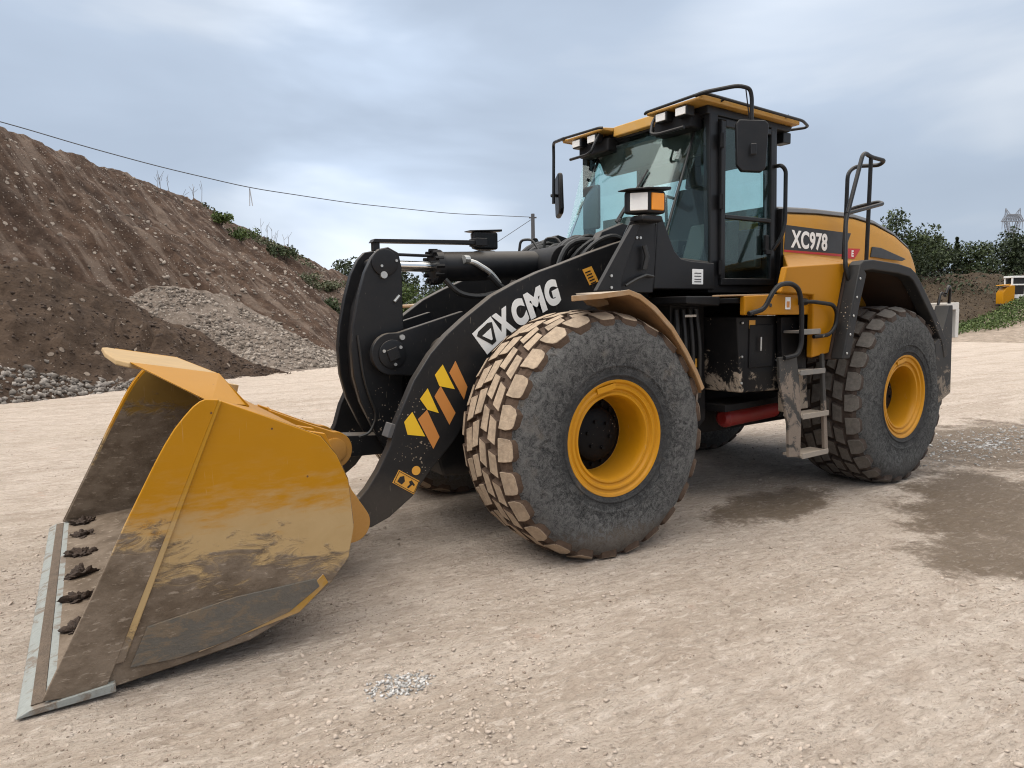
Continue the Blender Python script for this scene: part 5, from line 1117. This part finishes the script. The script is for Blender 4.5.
# lower front shell
q = MB()
lo_ = [(-1.50, .805, 1.86), (-.80, .805, 1.86), (-.68, .62, 1.86), (-.62, .35, 1.86), (-.62, -.35, 1.86), (-.68, -.62, 1.86), (-.80, -.805, 1.86), (-1.50, -.805, 1.86)]
hi_ = [(-1.50, .80, 2.10), (-1.02, .80, 2.125), (-.95, .62, 2.14), (-.90, .35, 2.14), (-.90, -.35, 2.14), (-.95, -.62, 2.14), (-1.02, -.80, 2.125), (-1.50, -.80, 2.10)]
q.hull(lo_, hi_); RB('cab_base', q, M['black_clean'], cab, .02)
for sg in (1, -1):
    q = MB(); q.prism([(-.76, 1.862), (-.80, 2.42), (-.86, 2.42), (-1.0, 2.17), (-1.08, 2.11), (-1.20, 2.095), (-1.50, 2.085), (-1.50, 1.862)], *sorted((sg * .795, sg * .825))); RB('lower_panel', q, M['black_clean'], cab, .012)
    q = MB(); q.prism([(-1.21, 2.03), (-1.345, 2.03), (-1.345, 1.905), (-1.21, 1.905)], *sorted((sg * .826, sg * .829))); RB('info_label', q, M['white'], cab, 0)
    q = MB()
    for z in (2.0, 1.975, 1.95, 1.93): q.prism([(-1.235, z), (-1.32, z), (-1.32, z - .008), (-1.235, z - .008)], *sorted((sg * .8295, sg * .8305)))
    RB('label_print', q, M['grey'], cab, 0)
    # quarter glass and its front bar
    q = MB(); q.hull([(-1.45, sg * .79, 2.09), (-1.02, sg * .66, 2.12), (-1.54, sg * .60, 3.30), (-1.47, sg * .77, 3.30)], [(-1.455, sg * .782, 2.09), (-1.025, sg * .652, 2.12), (-1.545, sg * .592, 3.30), (-1.475, sg * .762, 3.30)]); RB('quarter_window', q, M['glass'], cab, 0)
    q = MB(); q.tube([(-.99, sg * .655, 2.10), (-1.54, sg * .595, 3.32)], .013, 8); RB('window_seal', q, M['rubber'], cab, 0)
# windscreen, bowed forward
q = MB(); rows = []
for k in range(9):
    t = k / 8; x = -.985 - .555 * t; z = 2.11 + 1.20 * t; w = .655 - .06 * t
    rows.append([q.bm.verts.new((x + .10 * (1 - (y / w) ** 2) + .03 * math.sin(math.pi * t), y, z)) for y in [w * (-1 + 2 * j / 12) for j in range(13)]])
for a, b in zip(rows, rows[1:]):
    for j in range(12): q.face([a[j], a[j + 1], b[j + 1], b[j]])
ws = RB('windscreen', q, M['glass'], cab, 0, 60); sm = ws.modifiers.new('thickness', 'SOLIDIFY'); sm.thickness = .006
q = MB(); q.tube([(-.93, .10, 2.15), (-1.0, .17, 2.45), (-1.02, .19, 2.5)], .012, 6); q.tube([(-1.0, .16, 2.47), (-1.24, .30, 2.92)], [.022, .008], 6); q.tube([(-.86, .3, 2.2), (-1.0, .19, 2.46)], .012, 6); RB('wiper', q, M['rubber'], cab, 0)
# door (near and far), glass in two panes
for sg in (1, -1):
    q = MB(); Yd = sorted((sg * .79, sg * .835))
    q.prism([(-1.58, 1.90), (-2.33, 1.905), (-2.33, 1.965), (-1.58, 1.96)], *Yd); q.prism([(-1.57, 1.955), (-1.625, 1.955), (-1.615, 3.27), (-1.56, 3.27)], *Yd); q.prism([(-2.27, 1.96), (-2.33, 1.96), (-2.31, 3.27), (-2.25, 3.27)], *Yd); q.prism([(-1.615, 3.22), (-2.25, 3.235), (-2.25, 3.285), (-1.615, 3.28)], *Yd); q.prism([(-1.62, 2.465), (-2.27, 2.465), (-2.27, 2.50), (-1.62, 2.50)], *Yd)
    d = RB('door', q, M['black_clean'], bevel=.008)
    q = MB(); q.prism([(-1.61, 1.96), (-2.28, 1.96), (-2.26, 3.25), (-1.60, 3.25)], *sorted((sg * .808, sg * .813))); RB('door_window', q, M['glass'], d, 0)
    q = MB(); q.box((-2.18, sg * .845, 2.28), (.05, .03, .14)); q.box((-2.20, sg * .85, 2.20), (.08, .03, .04)); RB('door_handle', q, M['black_deep'], d)
    q = MB(); q.tube([(-1.64, sg * .77, 2.02), (-1.78, sg * .72, 2.45)], .014, 8); RB('inside_rail', q, M['black_deep'], d, 0)
    q = MB()
    for z in (2.05, 2.6, 3.1): q.tube([(-1.555, sg * .84, z - .06), (-1.555, sg * .84, z + .06)], .02, 8)
    RB('hinge', q, M['black_deep'], d, 0)
    q = MB(); q.prism([(-1.0, 0), (0, 0), (0, 1), (-1, 1)], -.003, .003); me_ = None; q.bm.free()
q = MB(); q.prism([(-.70, 2.42), (.70, 2.42), (.70, 3.28), (-.70, 3.28)], -2.352, -2.347, 'x'); RB('rear_window', q, M['glass'], cab, 0)
# interior
q = MB(); q.prism([(-1.75, 2.30), (-2.12, 2.26), (-2.16, 2.40), (-2.20, 2.40), (-2.10, 2.20), (-1.75, 2.20)], -.27, .27); q.box((-1.92, 0, 2.28), (.46, .50, .13)); q.prism([(-2.06, 2.30), (-2.20, 2.30), (-2.30, 2.88), (-2.20, 2.90)], -.24, .24); q.prism([(-2.21, 2.90), (-2.29, 2.90), (-2.31, 3.10), (-2.25, 3.12)], -.13, .13); q.box((-1.95, 0, 2.06), (.4, .4, .32)); RB('seat', q, M['seat'], cab, .04)
q = MB(); q.tube([(-1.12, 0, 1.95), (-1.30, 0, 2.50)], .06, 10); q.lathe([(.18, -.012), (.195, 0), (.18, .012)], (0, 0), 28, closed=True); q.box((-1.20, 0, 2.46), (.12, .34, .14))
q.bm.verts.ensure_lookup_table(); RB('steering_column', q, M['interior'], cab, .006)
q = MB(); q.prism([(-1.62, 2.12), (-2.18, 2.12), (-2.18, 2.52), (-1.75, 2.46)], .34, .56); q.prism([(-1.62, 2.12), (-2.18, 2.12), (-2.18, 2.45), (-1.75, 2.42)], -.60, -.36); q.box((-1.30, -.50, 2.70), (.05, .22, .42)); q.box((-2.28, 0, 2.25), (.10, 1.4, .36)); RB('console', q, M['interior'], cab, .02)
q = MB(); q.box((-1.93, 0, 3.275), (.86, 1.46, .05)); q.prism([(-1.42, 3.27), (-1.60, 3.27), (-1.66, 3.04), (-1.54, 3.04)], -.58, .58); q.prism([(-2.28, 3.28), (-2.34, 3.28), (-2.34, 3.02), (-2.30, 3.02)], -.72, .72); RB('headliner', q, M['interior'], cab, .02)
# roof
q = MB(); q.prism([(-1.44, 3.385), (-2.64, 3.365), (-2.64, 3.41), (-1.44, 3.435)], -.84, .84); q.prism([(-1.36, 3.33), (-1.45, 3.33), (-1.45, 3.43), (-1.37, 3.425)], -.265, .265)
rf = RB('roof', q, M['roof_yellow'], cab, .012)
q = MB(); q.prism([(-1.42, 3.31), (-2.58, 3.31), (-2.62, 3.362), (-1.42, 3.382)], -.80, .80); RB('roof_lining', q, M['black_clean'], cab, .01)
for sg in (1, -1):
    q = MB(); q.prism([(-1.25, 3.385), (-1.46, 3.382), (-1.46, 3.430), (-1.25, 3.408)], *sorted((sg * .27, sg * .86))); q.prism([(-1.25, 3.380), (-2.62, 3.362), (-2.62, 3.405), (-1.25, 3.425)], *sorted((sg * .842, sg * .872))); RB('roof_visor', q, M['roof_yellow'], cab, .008)
    q = MB(); q.tube([(-1.235, sg * .27, 3.40), (-1.22, sg * .30, 3.405), (-1.22, sg * .86, 3.415), (-1.26, sg * .90, 3.42), (-2.62, sg * .90, 3.395), (-2.80, sg * .84, 3.385), (-2.82, sg * .80, 3.38), (-2.60, sg * .72, 3.34)], .013, 8, smooth=.05)
    for x in (-1.5, -1.9, -2.4): q.tube([(x, sg * .90, 3.41), (x, sg * .86, 3.40)], .010, 6)
    RB('roof_rail', q, M['black_clean'], cab, 0)
    for yy in (.44, .66):
        q = MB(); q.box((-1.30, sg * yy, 3.335), (.10, .13, .085)); wl = RB('work_light', q, M['black_clean'], cab, .012)
        q = MB(); q.box((-1.245, sg * yy, 3.333), (.012, .105, .062)); RB('light_lens', q, M['lamp_white'], cab, .004)
    q = MB(); q.box((-2.60, sg * .70, 3.27), (.12, .12, .10)); RB('work_light', q, M['black_clean'], cab, .01)
    q = MB(); q.tube([(-1.28, sg * .36, 3.37), (-1.23, sg * .36, 3.30), (-1.19, sg * .38, 3.20), (-1.20, sg * .46, 3.185), (-1.22, sg * .72, 3.19)], .014, 8, smooth=.03); RB('light_bracket', q, M['black_clean'], cab, 0)
    q = MB(); q.box((-1.40, sg * .50, 3.27), (.16, .42, .13)); RB('light_shroud', q, M['black_deep'], cab, .02)
# mirrors
q = MB(); q.tube([(-1.22, .84, 3.41), (-1.22, .92, 3.415), (-1.38, 1.13, 3.44), (-1.50, 1.15, 3.43), (-1.525, 1.15, 3.36), (-1.52, 1.15, 2.98)], .016, 10, smooth=.06); q.tube([(-1.46, 1.14, 3.42), (-1.50, 1.15, 3.18)], .005, 6)
mr = RB('mirror', q, M['black_clean'], cab, 0)
def rr4(cx, cz, w0, w1, h):
    return [(cx - w0 / 2 + .03, cz + h / 2), (cx + w0 / 2 - .02, cz + h / 2 + .01), (cx + w0 / 2, cz + h / 2 - .02), (cx + w1 / 2 + .01, cz - h / 2 + .06), (cx + w1 / 2 - .03, cz - h / 2 + .01), (cx - w1 / 2 + .03, cz - h / 2), (cx - w1 / 2, cz - h / 2 + .03), (cx - w0 / 2, cz + h / 2 - .03)]
q = MB(); q.prism(rr4(0, 0, .255, .215, .40), -.03, .03); q.box((.0, .065, -.03), (.05, .02, .09))
q.xf(Matrix.Translation((-1.50, 1.17, 2.975)) @ Matrix.Rotation(R_(-38), 4, 'Z')); RB('mirror_housing', q, M['black_clean'], cab, .015)
q = MB(); q.prism(rr4(0, 0, .22, .18, .36), -.034, -.0305); q.xf(Matrix.Translation((-1.50, 1.17, 2.975)) @ Matrix.Rotation(R_(-38), 4, 'Z')); RB('mirror_glass', q, M['mirror'], cab, 0)
q = MB(); q.tube([(-1.24, -.84, 3.42), (-1.34, -1.12, 3.45), (-1.39, -1.19, 3.44), (-1.40, -1.20, 3.36), (-1.39, -1.20, 2.84)], .016, 10, smooth=.05); q.tube([(-1.39, -1.24, 2.93), (-1.41, -1.20, 2.93), (-1.45, -1.22, 2.93)], .018, 8); RB('mirror', q, M['black_clean'], cab, 0)
q = MB(); q.prism(rr4(0, 0, .24, .22, .44), -.028, .028); q.xf(Matrix.Translation((-1.50, -1.24, 2.93)) @ Matrix.Rotation(R_(62), 4, 'Z') @ Matrix.Rotation(R_(-8), 4, 'Y')); RB('mirror_housing', q, M['black_clean'], cab, .02)
# ================================================================== soil clumps on the cutting edge
for i, (y, lb) in enumerate([(-1.46, 'dark soil clump on the bucket floor in the far corner, farthest of six'), (-1.06, 'dark soil clump on the bucket floor, second from the far corner'), (-.56, 'dark soil clump on the bucket floor, third from the far corner'),
    (-.08, 'dark soil clump on the bucket floor, fourth from the far corner'), (.38, 'dark soil clump on the bucket floor, fifth from the far corner'), (.86, 'dark soil clump on the bucket floor nearest the near side plate')]):
    b_ = bmesh.new(); bmesh.ops.create_icosphere(b_, subdivisions=4, radius=1)
    for v in b_.verts:
        x0, y0_, z0 = v.co; n_ = float(fbm(np.array([x0 * 2.2 + i * 7 + z0]), np.array([y0_ * 2.2 + i * 3 - z0]), 4, .7)[0])
        k = 1 + .7 * n_; v.co = Vector((3.165 + x0 * .085 * k, y + y0_ * .085 * k, .058 + max(z0, -.2) * .030 * (1 + 1.8 * n_)))
    me = bpy.data.meshes.new('soil_clump'); b_.to_mesh(me); b_.free()
    o = link('soil_clump', me, M['soil'], angle=60)
    tag(o, lb, 'soil clump', 'soil clumps along the bucket edge')
# ================================================================== every bolt, hose, label and pane its own piece
def split(o):
    bm = bmesh.new(); bm.from_mesh(o.data); bm.verts.ensure_lookup_table(); seen = set(); isl = []
    for v in bm.verts:
        if v.index in seen: continue
        st = [v]; seen.add(v.index); cur = []
        while st:
            w = st.pop(); cur.append(w.index)
            for e_ in w.link_edges:
                u = e_.other_vert(w)
                if u.index not in seen: seen.add(u.index); st.append(u)
        isl.append(set(cur))
    if len(isl) < 2: bm.free(); return
    for k, g_ in enumerate(isl):
        c = bm.copy(); c.verts.ensure_lookup_table(); bmesh.ops.delete(c, geom=[v for v in c.verts if v.index not in g_], context='VERTS')
        me = o.data if k == 0 else o.data.copy(); c.to_mesh(me); c.free()
        if k:
            n_ = o.copy(); n_.data = me; COL.objects.link(n_); n_.parent = o.parent
    bm.free()
for o in list(bpy.data.objects):
    if o.type == 'MESH' and o.name.split('.')[0] in ('bolt', 'box_bolt', 'arch_bolt', 'gland_bolt', 'warning_label', 'chevron', 'hinge', 'panel_hole', 'hydraulic_hose', 'track', 'insulator', 'rear_handle', 'light_lens'): split(o)
